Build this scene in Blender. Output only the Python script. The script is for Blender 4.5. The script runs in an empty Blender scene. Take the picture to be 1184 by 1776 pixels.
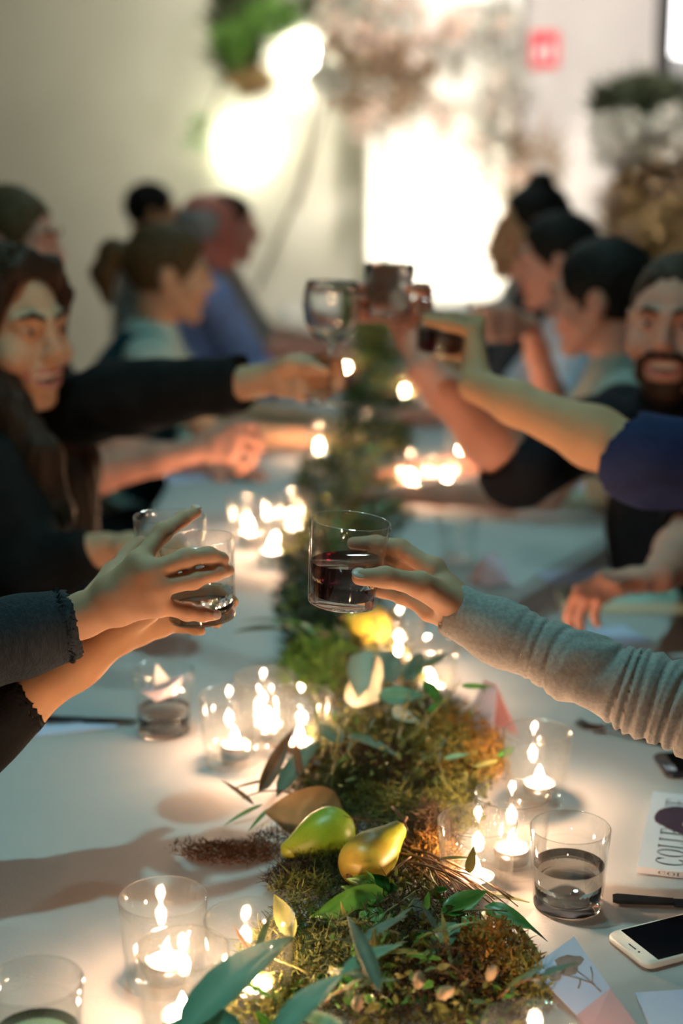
import bpy, bmesh, math, random
import numpy as np
from mathutils import Vector, Matrix

rnd = random.Random(11)
npr = np.random.RandomState(5)
scene = bpy.context.scene
COL = scene.collection

# ------------------------------------------------------------------ camera
FPX = 2634.0                       # 35 mm lens on an APS-C frame, in pixels of the 1184x1776 picture
CAM = np.array([0.0, 0.0, 1.495])
PITCH, YAW = math.radians(13.5), math.radians(1.7)
cam = bpy.data.cameras.new('camera')
cam.sensor_fit = 'VERTICAL'
cam.sensor_height = 23.6
cam.lens = FPX / 1776 * 23.6
cam.clip_start = 0.02
cam.dof.use_dof = True
cam.dof.focus_distance = 1.50
cam.dof.aperture_fstop = 1.5
camo = bpy.data.objects.new('camera', cam)
camo.location = CAM
camo.rotation_euler = (math.pi / 2 - PITCH, 0, YAW)
COL.objects.link(camo)
scene.camera = camo

# ------------------------------------------------------------------ view, world, room light
vs = scene.view_settings
vs.view_transform = 'Standard'
vs.look = 'None'
vs.gamma = 1.0
vs.use_curve_mapping = False
vs.exposure = 0.0
cy = scene.cycles
cy.use_denoising = True
cy.use_adaptive_sampling = True
cy.adaptive_threshold = 0.08
cy.use_light_tree = False
cy.max_bounces = 8
cy.diffuse_bounces = 3
cy.glossy_bounces = 4
cy.transparent_max_bounces = 16
cy.transmission_bounces = 9
cy.sample_clamp_indirect = 6.0
cy.blur_glossy = 0.3

w = bpy.data.worlds.new('world')
w.use_nodes = True
w.node_tree.nodes['Background'].inputs[0].default_value = (0.55, 0.75, 0.9, 1)
w.node_tree.nodes['Background'].inputs[1].default_value = 0.06
scene.world = w


def area_light(name, loc, target, size, power, color, spread=180):
    l = bpy.data.lights.new(name, 'AREA')
    l.shape = 'DISK'
    l.size = size
    l.energy = power
    l.color = color
    l.spread = math.radians(spread)
    o = bpy.data.objects.new(name, l)
    o.location = loc
    o.rotation_euler = (Vector(target) - Vector(loc)).to_track_quat('-Z', 'Y').to_euler()
    COL.objects.link(o)
    return o


# cool lamps of the room's ceiling above the table, plus added warm fill lights
area_light('ceiling_or_fill_light', (-0.36, 1.50, 3.2), (-0.2, 1.7, 0.74), 0.09, 14.5, (0.40, 0.90, 0.88), 150)
area_light('ceiling_or_fill_light', (0.25, 3.3, 3.2), (0.1, 3.0, 0.74), 0.12, 7, (0.50, 0.95, 0.90), 140)
area_light('ceiling_or_fill_light', (-1.1, 7.0, 3.2), (-1.0, 9.2, 1.3), 0.4, 21, (1.0, 0.98, 0.76), 120)  # added wash to brighten the left back wall, no fixture there
area_light('ceiling_or_fill_light', (0.35, 6.7, 3.2), (0.4, 8.4, 2.1), 0.3, 20, (1.0, 0.93, 0.82), 80)  # added warm fill on the hanging flowers
area_light('ceiling_or_fill_light', (-0.3, 5.4, 3.2), (0.0, 4.8, 0.74), 0.3, 9, (0.75, 0.95, 0.95), 150)
area_light('ceiling_or_fill_light', (1.5, 7.4, 3.2), (1.7, 9.2, 1.6), 0.3, 20, (1.0, 0.92, 0.88), 140)  # fill light added to lift the grey right wall
area_light('ceiling_or_fill_light', (1.35, 5.2, 3.2), (1.25, 6.5, 1.6), 0.2, 14, (1.0, 0.95, 0.85), 70)  # added only to brighten the standing flowers



# ------------------------------------------------------------------ pixel helpers
_cp, _sp, _cy, _sy = math.cos(PITCH), math.sin(PITCH), math.cos(YAW), math.sin(YAW)
FWD = np.array([-_sy * _cp, _cy * _cp, -_sp])
RGT = np.array([_cy, _sy, 0.0])
UPV = np.cross(RGT, FWD)
TZ = 0.74                          # table height


def P(px, py, depth):
    return CAM + depth * (FWD + (px - 592) / FPX * RGT + (888 - py) / FPX * UPV)


def T(px, py, z=TZ):
    d = FWD + (px - 592) / FPX * RGT + (888 - py) / FPX * UPV
    return CAM + d * ((z - CAM[2]) / d[2])


V3 = lambda p: np.array(p, dtype=float)


def unit(v):
    v = np.array(v, dtype=float)
    return v / np.linalg.norm(v)


# ------------------------------------------------------------------ materials
MATS = {}


def nodes_of(m):
    m.use_nodes = True
    nt = m.node_tree
    return nt, nt.nodes['Principled BSDF']


def mat(name, color, rough=0.6, var=None, scale=8.0, bump=0.0, bscale=60.0, metal=0.0, sss=0.0, sssr=(0.01, 0.004, 0.002),
        spec=0.5, stretch=None, emit=None, estr=0.0, sheen=0.0, detail=4.0, trans=0.0):
    if name in MATS:
        return MATS[name]
    m = bpy.data.materials.new(name)
    nt, b = nodes_of(m)
    b.inputs['Base Color'].default_value = (*color, 1)
    b.inputs['Roughness'].default_value = rough
    b.inputs['Metallic'].default_value = metal
    b.inputs['Specular IOR Level'].default_value = spec
    if sheen:
        b.inputs['Sheen Weight'].default_value = sheen
    if sss:
        b.inputs['Subsurface Weight'].default_value = sss
        b.inputs['Subsurface Radius'].default_value = sssr
        b.inputs['Subsurface Scale'].default_value = 1.0
    if trans:
        b.inputs['Transmission Weight'].default_value = trans
    if emit:
        b.inputs['Emission Color'].default_value = (*emit, 1)
        b.inputs['Emission Strength'].default_value = estr
    if var or bump:
        tc = nt.nodes.new('ShaderNodeTexCoord')
        mp = nt.nodes.new('ShaderNodeMapping')
        nt.links.new(tc.outputs['Object'], mp.inputs['Vector'])
        if stretch:
            mp.inputs['Scale'].default_value = stretch
    if var:
        n = nt.nodes.new('ShaderNodeTexNoise')
        n.inputs['Scale'].default_value = scale
        n.inputs['Detail'].default_value = detail
        nt.links.new(mp.outputs[0], n.inputs['Vector'])
        r = nt.nodes.new('ShaderNodeValToRGB')
        r.color_ramp.elements[0].position = 0.33
        r.color_ramp.elements[1].position = 0.67
        r.color_ramp.elements[0].color = (*color, 1)
        r.color_ramp.elements[1].color = (*var, 1)
        nt.links.new(n.outputs['Fac'], r.inputs['Fac'])
        nt.links.new(r.outputs['Color'], b.inputs['Base Color'])
    if bump:
        n2 = nt.nodes.new('ShaderNodeTexNoise')
        n2.inputs['Scale'].default_value = bscale
        n2.inputs['Detail'].default_value = 3
        nt.links.new(mp.outputs[0], n2.inputs['Vector'])
        bp = nt.nodes.new('ShaderNodeBump')
        bp.inputs['Strength'].default_value = bump
        bp.inputs['Distance'].default_value = 0.004
        nt.links.new(n2.outputs['Fac'], bp.inputs['Height'])
        nt.links.new(bp.outputs[0], b.inputs['Normal'])
    MATS[name] = m
    return m


def glass_mat(name, ior=1.46, tint=(1, 1, 1), gloss=1.0, haze=0.005):
    """clear thin-walled glass: straight transmission plus Fresnel reflection"""
    if name in MATS:
        return MATS[name]
    m = bpy.data.materials.new(name)
    m.use_nodes = True
    nt = m.node_tree
    nt.nodes.remove(nt.nodes['Principled BSDF'])
    out = nt.nodes['Material Output']
    t = nt.nodes.new('ShaderNodeBsdfTransparent')
    t.inputs[0].default_value = (*tint, 1)
    g = nt.nodes.new('ShaderNodeBsdfGlossy')
    g.inputs['Roughness'].default_value = 0.06
    g.inputs['Color'].default_value = (gloss, gloss, gloss, 1)
    f = nt.nodes.new('ShaderNodeFresnel')
    # same reflectance from both sides of the thin wall
    geo = nt.nodes.new('ShaderNodeNewGeometry')
    mr = nt.nodes.new('ShaderNodeMapRange')
    mr.inputs['To Min'].default_value = ior
    mr.inputs['To Max'].default_value = 1.0 / ior
    nt.links.new(geo.outputs['Backfacing'], mr.inputs['Value'])
    nt.links.new(mr.outputs[0], f.inputs['IOR'])
    mx = nt.nodes.new('ShaderNodeMixShader')
    nt.links.new(f.outputs[0], mx.inputs[0])
    nt.links.new(t.outputs[0], mx.inputs[1])
    nt.links.new(g.outputs[0], mx.inputs[2])
    d = nt.nodes.new('ShaderNodeBsdfDiffuse')
    d.inputs[0].default_value = (0.9, 0.9, 0.9, 1)
    mh = nt.nodes.new('ShaderNodeMixShader')
    mh.inputs[0].default_value = haze
    nt.links.new(mx.outputs[0], mh.inputs[1])
    nt.links.new(d.outputs[0], mh.inputs[2])
    nt.links.new(mh.outputs[0], out.inputs['Surface'])
    MATS[name] = m
    return m


def refr_mat(name, color=(1, 1, 1), ior=1.47, rough=0.0):
    if name in MATS:
        return MATS[name]
    m = bpy.data.materials.new(name)
    nt, b = nodes_of(m)
    b.inputs['Base Color'].default_value = (*color, 1)
    b.inputs['Roughness'].default_value = rough
    b.inputs['IOR'].default_value = ior
    b.inputs['Transmission Weight'].default_value = 1.0
    MATS[name] = m
    return m


def emis(name, color, strength):
    if name in MATS:
        return MATS[name]
    m = bpy.data.materials.new(name)
    m.use_nodes = True
    nt = m.node_tree
    nt.nodes.remove(nt.nodes['Principled BSDF'])
    e = nt.nodes.new('ShaderNodeEmission')
    e.inputs[0].default_value = (*color, 1)
    e.inputs[1].default_value = strength
    nt.links.new(e.outputs[0], nt.nodes['Material Output'].inputs['Surface'])
    MATS[name] = m
    return m


# ------------------------------------------------------------------ object helpers
ORG = {}


def link(o, parent=None):
    COL.objects.link(o)
    if parent is not None:
        o.parent = parent
    return o


def tag(o, label=None, cat=None, group=None, kind=None):
    if label:
        o['label'] = label
    if cat:
        o['category'] = cat
    if group:
        o['group'] = group
    if kind:
        o['kind'] = kind
    return o


def thing(name, loc, label, cat, group=None):
    o = bpy.data.objects.new(name, None)
    o.empty_display_size = 0.05
    o.location = loc
    link(o)
    ORG[o.name] = np.array(loc, dtype=float)
    return tag(o, label, cat, group)


def mesh_data(name, v, f, smooth=True, mats=()):
    me = bpy.data.meshes.new(name)
    v = np.asarray(v, dtype=np.float32)
    if isinstance(f, np.ndarray):
        n, k = f.shape
        me.vertices.add(len(v))
        me.vertices.foreach_set('co', v.ravel())
        me.loops.add(n * k)
        me.loops.foreach_set('vertex_index', f.astype(np.int32).ravel())
        me.polygons.add(n)
        me.polygons.foreach_set('loop_start', np.arange(0, n * k, k, dtype=np.int32))
        me.polygons.foreach_set('loop_total', np.full(n, k, dtype=np.int32))
        me.update(calc_edges=True)
    else:
        me.from_pydata([tuple(x) for x in v], [], f)
        me.update()
    if smooth and len(me.polygons):
        me.polygons.foreach_set('use_smooth', np.ones(len(me.polygons), dtype=bool))
    for m in mats:
        me.materials.append(m)
    return me


def mk(name, v, f, m, parent=None, smooth=True, world=True):
    """one mesh object; vertices in world space are made relative to an unrotated parent"""
    v = np.asarray(v, dtype=float)
    o0 = np.zeros(3)
    if parent is not None and world:
        o0 = ORG.get(parent.name, np.zeros(3))
    me = mesh_data(name, v - o0, f, smooth, [m] if m else [])
    o = bpy.data.objects.new(name, me)
    link(o, parent)
    ORG[o.name] = o0
    return o


def cat_mesh(parts):
    V, Fq, n = [], [], 0
    for v, f in parts:
        V.append(np.asarray(v, dtype=float))
        if isinstance(f, np.ndarray):
            Fq.extend((f + n).tolist())
        else:
            Fq.extend([[i + n for i in q] for q in f])
        n += len(v)
    return np.concatenate(V), Fq


def box(c, s, R=None):
    c, s = np.array(c, dtype=float), np.array(s, dtype=float) / 2
    v = np.array([[x, y, z] for x in (-1, 1) for y in (-1, 1) for z in (-1, 1)]) * s
    if R is not None:
        v = v @ np.array(R).T
    f = [[0, 1, 3, 2], [4, 6, 7, 5], [0, 4, 5, 1], [2, 3, 7, 6], [0, 2, 6, 4], [1, 5, 7, 3]]
    return v + c, f


def lathe(profile, n=32, close=False):
    """profile of (r, z), revolved about z"""
    V, Fc = [], []
    m = len(profile)
    for r, z in profile:
        for i in range(n):
            a = 2 * math.pi * i / n
            V.append((r * math.cos(a), r * math.sin(a), z))
    for j in range(m - 1 + (1 if close else 0)):
        k = (j + 1) % m
        for i in range(n):
            i2 = (i + 1) % n
            Fc.append([j * n + i, j * n + i2, k * n + i2, k * n + i])
    if not close:
        if profile[0][0] > 1e-5:
            Fc.append([i for i in range(n)][::-1])
        if profile[-1][0] > 1e-5:
            Fc.append([(m - 1) * n + i for i in range(n)])
    return np.array(V), Fc


def tube(pts, rad, n=6):
    pts = [np.array(p, dtype=float) for p in pts]
    rs = rad if hasattr(rad, '__len__') else [rad] * len(pts)
    V, Fc = [], []
    prev = None
    for i, p in enumerate(pts):
        t = unit(pts[min(i + 1, len(pts) - 1)] - pts[max(i - 1, 0)] + 1e-9)
        if prev is None:
            a = np.array([0, 0, 1.0]) if abs(t[2]) < 0.9 else np.array([1.0, 0, 0])
            u = unit(np.cross(t, a))
        else:
            u = unit(prev - t * np.dot(prev, t))
        prev = u
        b = np.cross(t, u)
        for k in range(n):
            a = 2 * math.pi * k / n
            V.append(p + rs[i] * (math.cos(a) * u + math.sin(a) * b))
    for i in range(len(pts) - 1):
        for k in range(n):
            k2 = (k + 1) % n
            Fc.append([i * n + k, i * n + k2, (i + 1) * n + k2, (i + 1) * n + k])
    Fc.append(list(range(n))[::-1])
    Fc.append([(len(pts) - 1) * n + k for k in range(n)])
    return np.array(V), Fc


def bez(p0, p1, p2, n=8):
    p0, p1, p2 = map(V3, (p0, p1, p2))
    return [(1 - t) ** 2 * p0 + 2 * t * (1 - t) * p1 + t * t * p2 for t in np.linspace(0, 1, n)]


def frame(zax, xhint=(1, 0, 0)):
    z = unit(zax)
    x = np.array(xhint, dtype=float)
    x = unit(x - z * np.dot(x, z))
    y = np.cross(z, x)
    return np.stack([x, y, z], axis=1)


def mat4(R, t):
    M = Matrix.Identity(4)
    for i in range(3):
        for j in range(3):
            M[i][j] = float(R[i][j])
        M[i][3] = float(t[i])
    return M


def copy_tree(o, parent=None):
    c = o.copy()
    COL.objects.link(c)
    c.parent = parent
    for ch in list(o.children):
        copy_tree(ch, c)
    return c


# ------------------------------------------------------------------ signed-distance modelling (bodies, hands, hair, cloth)
def smin(a, b, k):
    h = np.clip(0.5 + 0.5 * (b - a) / k, 0, 1)
    return b + (a - b) * h - k * h * (1 - h)


class SDF:
    def __init__(s, h, R=None, t=None):
        s.h, s.pr, s.warp = h, [], None
        s.R = np.eye(3) if R is None else np.array(R)
        s.t = np.zeros(3) if t is None else np.array(t, dtype=float)

    def w(s, p):
        return s.R @ np.array(p, dtype=float) + s.t

    def c(s, a, b, ra, rb, k=0.01, sub=False):
        s.pr.append(('c', s.w(a), s.w(b), ra, rb, k, sub))
        return s

    def chain(s, pts, rs, k=0.01, sub=False):
        for i in range(len(pts) - 1):
            s.c(pts[i], pts[i + 1], rs[i], rs[i + 1], k, sub)
        return s

    def e(s, c, r, k=0.01, sub=False, R=None):
        RR = s.R if R is None else s.R @ np.array(R)
        s.pr.append(('e', s.w(c), np.array(r, dtype=float), RR, None, k, sub))
        return s

    def box_of(s, p):
        if p[0] == 'c':
            m = max(p[3], p[4])
            return np.minimum(p[1], p[2]) - m, np.maximum(p[1], p[2]) + m
        ext = np.sqrt(((p[3] * p[2]) ** 2).sum(axis=1))
        return p[1] - ext, p[1] + ext

    def mesh(s):
        h = s.h
        lo = np.min([s.box_of(p)[0] for p in s.pr if not p[6]], axis=0) - 3 * h - 0.004
        hi = np.max([s.box_of(p)[1] for p in s.pr if not p[6]], axis=0) + 3 * h + 0.004
        n = np.ceil((hi - lo) / h).astype(int) + 1
        ax = [(lo[i] + h * np.arange(n[i])).astype(np.float32) for i in range(3)]
        D = np.full(n, 1.0, dtype=np.float32)
        for p in s.pr:
            a, b = s.box_of(p)
            m = p[5] + 2.5 * h
            i0 = np.clip(np.floor((a - m - lo) / h).astype(int), 0, n)
            i1 = np.clip(np.ceil((b + m - lo) / h).astype(int) + 1, 0, n)
            if np.any(i1 <= i0):
                continue
            sl = tuple(slice(i0[i], i1[i]) for i in range(3))
            X, Y, Z = np.meshgrid(ax[0][sl[0]], ax[1][sl[1]], ax[2][sl[2]], indexing='ij', sparse=True)
            if p[0] == 'c':
                A, B = p[1], p[2]
                d = B - A
                L = max(float(d @ d), 1e-12)
                x, y, z = X - A[0], Y - A[1], Z - A[2]
                t = np.clip((x * d[0] + y * d[1] + z * d[2]) / L, 0, 1)
                q = np.sqrt((x - t * d[0]) ** 2 + (y - t * d[1]) ** 2 + (z - t * d[2]) ** 2) - (p[3] + (p[4] - p[3]) * t)
            else:
                C, r, R = p[1], p[2], p[3]
                x, y, z = X - C[0], Y - C[1], Z - C[2]
                l = [x * R[0, i] + y * R[1, i] + z * R[2, i] for i in range(3)]
                k0 = np.sqrt((l[0] / r[0]) ** 2 + (l[1] / r[1]) ** 2 + (l[2] / r[2]) ** 2)
                k1 = np.sqrt((l[0] / r[0] ** 2) ** 2 + (l[1] / r[1] ** 2) ** 2 + (l[2] / r[2] ** 2) ** 2) + 1e-6
                q = k0 * (k0 - 1) / k1
            if p[6]:
                D[sl] = -smin(-D[sl], q, p[5])
            else:
                D[sl] = smin(D[sl], q, p[5])
        if s.warp:
            X, Y, Z = np.meshgrid(*ax, indexing='ij', sparse=True)
            D = D + s.warp(X, Y, Z).astype(np.float32)
        return surfnet(D, lo, h)


def surfnet(D, lo, h):
    S = D < 0
    n = np.array(D.shape) - 1
    cnt = np.zeros(n, dtype=np.int8)
    for i in (0, 1):
        for j in (0, 1):
            for k in (0, 1):
                cnt += S[i:i + n[0], j:j + n[1], k:k + n[2]]
    act = (cnt > 0) & (cnt < 8)
    I, J, K = np.nonzero(act)
    idx = np.full(n, -1, dtype=np.int32)
    idx[I, J, K] = np.arange(len(I))
    acc = np.zeros((len(I), 3))
    num = np.zeros(len(I))
    cor = [(i, j, k) for i in (0, 1) for j in (0, 1) for k in (0, 1)]
    for a in cor:
        for d in range(3):
            if a[d]:
                continue
            b = list(a)
            b[d] = 1
            da = D[I + a[0], J + a[1], K + a[2]]
            db = D[I + b[0], J + b[1], K + b[2]]
            cr = (da < 0) != (db < 0)
            t = np.where(cr, da / np.where(cr, da - db, 1), 0)
            for q in range(3):
                acc[:, q] += np.where(cr, a[q] + (t if q == d else 0), 0)
            num += cr
    V = (np.stack([I, J, K], axis=1) + acc / num[:, None]) * h + lo
    Q = []
    for d in range(3):
        sl0 = [slice(1, -1)] * 3
        sl1 = [slice(1, -1)] * 3
        sl0[d], sl1[d] = slice(0, -1), slice(1, None)
        A, B = S[tuple(sl0)], S[tuple(sl1)]
        ii = list(np.nonzero(A != B))
        fl = A[tuple(ii)]
        e1, e2 = (d + 1) % 3, (d + 2) % 3
        ii[e1] = ii[e1] + 1
        ii[e2] = ii[e2] + 1
        q = []
        for o1, o2 in ((1, 1), (0, 1), (0, 0), (1, 0)):
            c = [x.copy() for x in ii]
            c[e1] -= o1
            c[e2] -= o2
            q.append(idx[c[0], c[1], c[2]])
        q = np.stack(q, axis=1)
        q[~fl] = q[~fl][:, ::-1]
        Q.append(q)
    return V, np.concatenate(Q)


def join_sdf(list_of_meshes):
    V, Q, n = [], [], 0
    for v, q in list_of_meshes:
        V.append(v)
        Q.append(q + n)
        n += len(v)
    return np.concatenate(V), np.concatenate(Q)


# ================================================================== the room
def struct(name, v, f, m, parent=None, smooth=False):
    o = mk(name, v, f, m, parent, smooth)
    if parent is None:
        o['kind'] = 'structure'
    return o


WALL_Y = 9.2
m_wall = mat('painted_wall', (0.60, 0.575, 0.50), 0.8, var=(0.55, 0.53, 0.46), scale=2.0, bump=0.15, bscale=30)
m_wall2 = mat('painted_wall_grey', (0.56, 0.52, 0.50), 0.8, var=(0.52, 0.49, 0.47), scale=2.0, bump=0.15, bscale=30)
m_floor = mat('dark_floor', (0.06, 0.05, 0.045), 0.5, var=(0.10, 0.08, 0.07), scale=3)
m_ceil = mat('ceiling_paint', (0.3, 0.3, 0.3), 0.9, var=(0.26, 0.26, 0.26), scale=2)
m_dark = mat('dark_frame', (0.02, 0.02, 0.022), 0.5)
struct('floor', *box((0, 3.5, -0.05), (8, 13, 0.1)), m_floor)
struct('ceiling', *box((0, 3.5, 3.35), (8, 13, 0.1)), m_ceil)
wxl = P(895, 100, 9.4)[0]
wb = struct('wall_back', *box(((wxl - 3.5) / 2, WALL_Y + 0.06, 1.65), (wxl + 3.5, 0.12, 3.3)), m_wall)
struct('wall_left', *box((-3.55, 3.5, 1.65), (0.1, 12, 3.3)), m_wall)
struct('wall_right', *box((3.55, 3.5, 1.65), (0.1, 12, 3.3)), m_wall2)
struct('wall_front', *box((0, -2.5, 1.65), (7.2, 0.1, 3.3)), m_wall2)
# grey wall right of the drape, with the window opening at its right end
wx0 = P(895, 100, 9.4)[0]
wl = P(1104, 60, 9.4)[0]
zs = P(1104, 215, 9.4)[2]
struct('wall_back_right', *cat_mesh([box(((wx0 + wl) / 2, WALL_Y + 0.06, 1.65), (wl - wx0, 0.12, 3.3)),
                                     box(((wl + 3.5) / 2, WALL_Y + 0.06, zs / 2), (3.5 - wl, 0.12, zs)),
                                     box(((wl + 3.5) / 2, WALL_Y + 0.06, 3.2), (3.5 - wl, 0.12, 0.2))]), m_wall2)
# window
win = struct('window_1', *cat_mesh([box((wl + 0.045, WALL_Y - 0.01, (zs + 3.1) / 2), (0.09, 0.1, 3.1 - zs)),
                                    box((wl + 0.95, WALL_Y + 0.0, (zs + 3.1) / 2), (0.06, 0.1, 3.1 - zs)),
                                    box((wl + 0.48, WALL_Y + 0.0, zs + 0.03), (0.9, 0.1, 0.06)),
                                    box((wl + 0.48, WALL_Y + 0.0, 3.07), (0.9, 0.1, 0.06))]), m_dark)
gp = mk('window_pane', *box((wl + 0.49, WALL_Y + 0.02, (zs + 3.1) / 2), (0.86, 0.008, 3.0 - zs)), glass_mat('pane_glass'), win, False)
struct('wall_outside', *box((2.2, WALL_Y + 1.6, 1.7), (3.4, 0.1, 3.6)), mat('outside_wall', (0.5, 0.47, 0.46), 0.9))

# globe lamp seen through the window
gl = P(1186, 42, 9.9)
t = thing('globe_lamp', gl + V3((0, 0, 0)), 'glowing round white globe lamp behind the dark-framed window at upper right', 'lamp')
v, f = lathe([(0.001, -0.2)] + [(0.2 * math.sin(a), -0.2 * math.cos(a)) for a in np.linspace(0.15, math.pi - 0.15, 14)] + [(0.001, 0.2)], 24)
mk('globe', v, f, emis('globe_glow', (1.0, 0.97, 0.95), 6.0), t, world=False)
v, f = tube([(0, 0, 0.19), (0, 0, 3.28 - gl[2])], 0.01)
mk('hanging_rod', v, f, m_dark, t, world=False)

# long white drape hanging in front of the wall, lit by a flood lamp
def drape(name, x0, x1, y, z0, z1, amp, folds, m, n=60):
    V, Fq = [], []
    for j in range(12):
        z = z0 + (z1 - z0) * j / 11
        for i in range(n + 1):
            u = i / n
            V.append((x0 + (x1 - x0) * u, y + amp * math.sin(u * folds * 6.283) * (0.7 + 0.3 * math.sin(j * 0.7 + u * 9)), z))
    for j in range(11):
        for i in range(n):
            a = j * (n + 1) + i
            Fq.append([a, a + 1, a + n + 2, a + n + 1])
    return np.array(V), Fq


dl, dr = P(640, 300, 9.0), P(888, 300, 9.0)
v, f = drape('d', dl[0], dr[0], 8.85, 0.45, 3.28, 0.03, 5, None)
o = mk('white_drape', v, f, mat('drape_cloth', (0.86, 0.84, 0.78), 0.6, bump=0.2, bscale=15), None)
tag(o, 'tall white drape glowing brightly behind the far end of the table', 'drape')
sm = o.modifiers.new('thick', 'SOLIDIFY')
sm.thickness = 0.006

# unseen flood lamp on a floor stand that makes the drape glow
fl = P(800, 520, 7.9)
fl[2] = 0.5
t = thing('hidden_flood_lamp', (fl[0], fl[1], 0), 'unseen small flood lamp that makes the white drape glow', 'lamp')
mk('stand_pole', *tube([(0, 0, 0.02), (0, 0, 0.40)], 0.012, 8), m_dark, t, world=False)
mk('stand_base', *lathe([(0.15, 0), (0.15, 0.015), (0.02, 0.03)], 24), m_dark, t, world=False)
v, f = lathe([(0.03, -0.06), (0.09, 0.0), (0.10, 0.06), (0.092, 0.06), (0.08, 0.005), (0.02, -0.05)], 24)
Rf = frame((0.0, 0.75, 0.6), (1, 0, 0))
mk('lamp_head', v @ Rf.T + V3((0, 0, 0.46)), f, m_dark, t, world=False)
l = bpy.data.lights.new('hidden_flood_light', 'SPOT')
l.energy = 150
l.color = (1.0, 0.93, 0.76)
l.spot_size = math.radians(95)
l.spot_blend = 0.9
l.shadow_soft_size = 0.06
lo = bpy.data.objects.new('hidden_flood_light', l)
lo.location = (0, 0.05, 0.50)
lo.rotation_euler = Vector((0.0, 0.8, 0.75)).to_track_quat('-Z', 'Y').to_euler()
link(lo, t)


# two bare bulb lamps close to the wall, among the hanging flowers
def bulb_lamp(pos, r, label, strength, col):
    t = thing('bulb_lamp', pos, label, 'lamp')
    v, f = lathe([(0.001, -r)] + [(r * math.sin(a), -r * math.cos(a)) for a in np.linspace(0.2, 2.6, 12)] + [(r * 0.42, r * 1.2), (0.001, r * 1.2)], 24)
    R = frame((0, 0.8, 0.5))
    mk('bulb', v @ R.T, f, emis('bulb_glow_%d' % int(strength), col, strength), t, world=False)
    e = R @ V3((0, 0, r * 1.15))
    v, f = lathe([(0.001, 0), (r * 0.5, 0), (r * 0.5, r * 0.8), (0.001, r * 0.8)], 16)
    mk('socket', v @ R.T + e, f, m_dark, t, world=False)
    gap = WALL_Y - pos[1]
    e2 = R @ V3((0, 0, r * 1.9))
    mk('bracket', *tube([e2, (e2[0], gap * 0.8, e2[2] + 0.02), (e2[0], gap + 0.01, e2[2] + 0.02)], 0.01), m_dark, t, world=False)
    return t


bulb_lamp(P(425, 252, 8.95), 0.085, 'bright bulb lamp low on the pale wall left of the drape', 130, (1.0, 0.97, 0.70))
bulb_lamp(P(530, 105, 8.80), 0.085, 'bright bulb lamp under the green hanging leaves at the top', 110, (1.0, 0.98, 0.80))

# red fire sign
sp = P(928, 96, 9.33)
t = thing('fire_sign', (sp[0], WALL_Y - 0.006, sp[2]), 'small red fire safety sign on the grey wall', 'sign')
mk('sign_plate', *box((0, 0, 0), (0.165, 0.012, 0.205)), mat('sign_red', (0.72, 0.03, 0.06), 0.45), t, False, False)
mw = mat('sign_white', (0.9, 0.75, 0.75), 0.5)
v, f = lathe([(0.001, -0.06), (0.016, -0.06), (0.016, 0.02), (0.006, 0.03), (0.006, 0.045), (0.001, 0.045)], 10)
v[:, 1] = v[:, 1] * 0.08 - 0.008
v[:, 0] += 0.03
mk('pictogram', v, f, mw, t, False, False)
v, f = tube([(0.03, -0.008, 0.045), (0.0, -0.008, 0.04), (-0.005, -0.008, -0.01)], 0.004)
mk('pictogram_hose', v, f, mw, t, False, False)
fl_pts = [(-0.05, -0.05), (-0.025, -0.06), (-0.012, -0.035), (-0.02, 0.0), (-0.03, 0.03), (-0.038, 0.0), (-0.05, 0.015), (-0.06, -0.02)]
v = [(x, -0.008, z) for x, z in fl_pts] + [(x, -0.0062, z) for x, z in fl_pts]
n8 = len(fl_pts)
mk('pictogram_flame', v, [list(range(n8))] + [[i, (i + 1) % n8, n8 + (i + 1) % n8, n8 + i] for i in range(n8)], mw, t, False, False)


# ------------------------------------------------------------------ ribbons: moss, fine foliage
def strands(cent, length, width, up, seg=3, curl=0.7, npr=npr, dirs=None):
    """many small curved tapering blades as one quad array"""
    n = len(cent)
    d = npr.normal(size=(n, 3)) if dirs is None else dirs.copy()
    d[:, 2] = np.abs(d[:, 2]) * up + 0.05
    d /= np.linalg.norm(d, axis=1)[:, None]
    s = np.cross(d, npr.normal(size=(n, 3)))
    s /= np.linalg.norm(s, axis=1)[:, None]
    b = npr.normal(size=(n, 3)) * curl
    L = length * npr.uniform(0.5, 1.3, n)
    Vs = []
    for j in range(seg + 1):
        t = j / seg
        p = cent + d * (L * t)[:, None] + b * (L * t * t)[:, None] * 0.5
        ww = width * (1 - 0.8 * t) if j else width * 0.6
        Vs.append(p - s * ww / 2)
        Vs.append(p + s * ww / 2)
    V = np.stack(Vs, axis=1).reshape(-1, 3)
    base = np.arange(n)[:, None] * (2 * (seg + 1))
    Q = np.concatenate([base + np.array([2 * j, 2 * j + 1, 2 * j + 3, 2 * j + 2]) for j in range(seg)])
    return V, Q


def leaf_mesh(L=1.0, W=0.22, fold=0.25, droop=0.25, tip=1.0, ns=7):
    """lance-shaped leaf along +x with a folded midrib, unit length; real thickness"""
    V, Fq = [], []
    th = 0.012
    for side in (0, 1):
        for j in range(ns + 1):
            t = j / ns
            w_ = W * 0.5 * (math.sin(math.pi * min(1, (t + 0.03) ** (0.75 / tip))) ** 0.8 if 0 < t < 1 else 0.04)
            x, z = t * L, -droop * t * t * L
            for k in (-1, 0, 1):
                V.append((x, k * w_, z + abs(k) * w_ * fold - side * th * L))
    m = 3 * (ns + 1)
    for j in range(ns):
        for k in range(2):
            a = j * 3 + k
            Fq.append([a, a + 3, a + 4, a + 1])
            Fq.append([m + a, m + a + 1, m + a + 4, m + a + 3])
        for k in (0, 2):
            a = j * 3 + k
            Fq.append([a, a + 3, m + a + 3, m + a])
    return np.array(V), Fq


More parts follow.
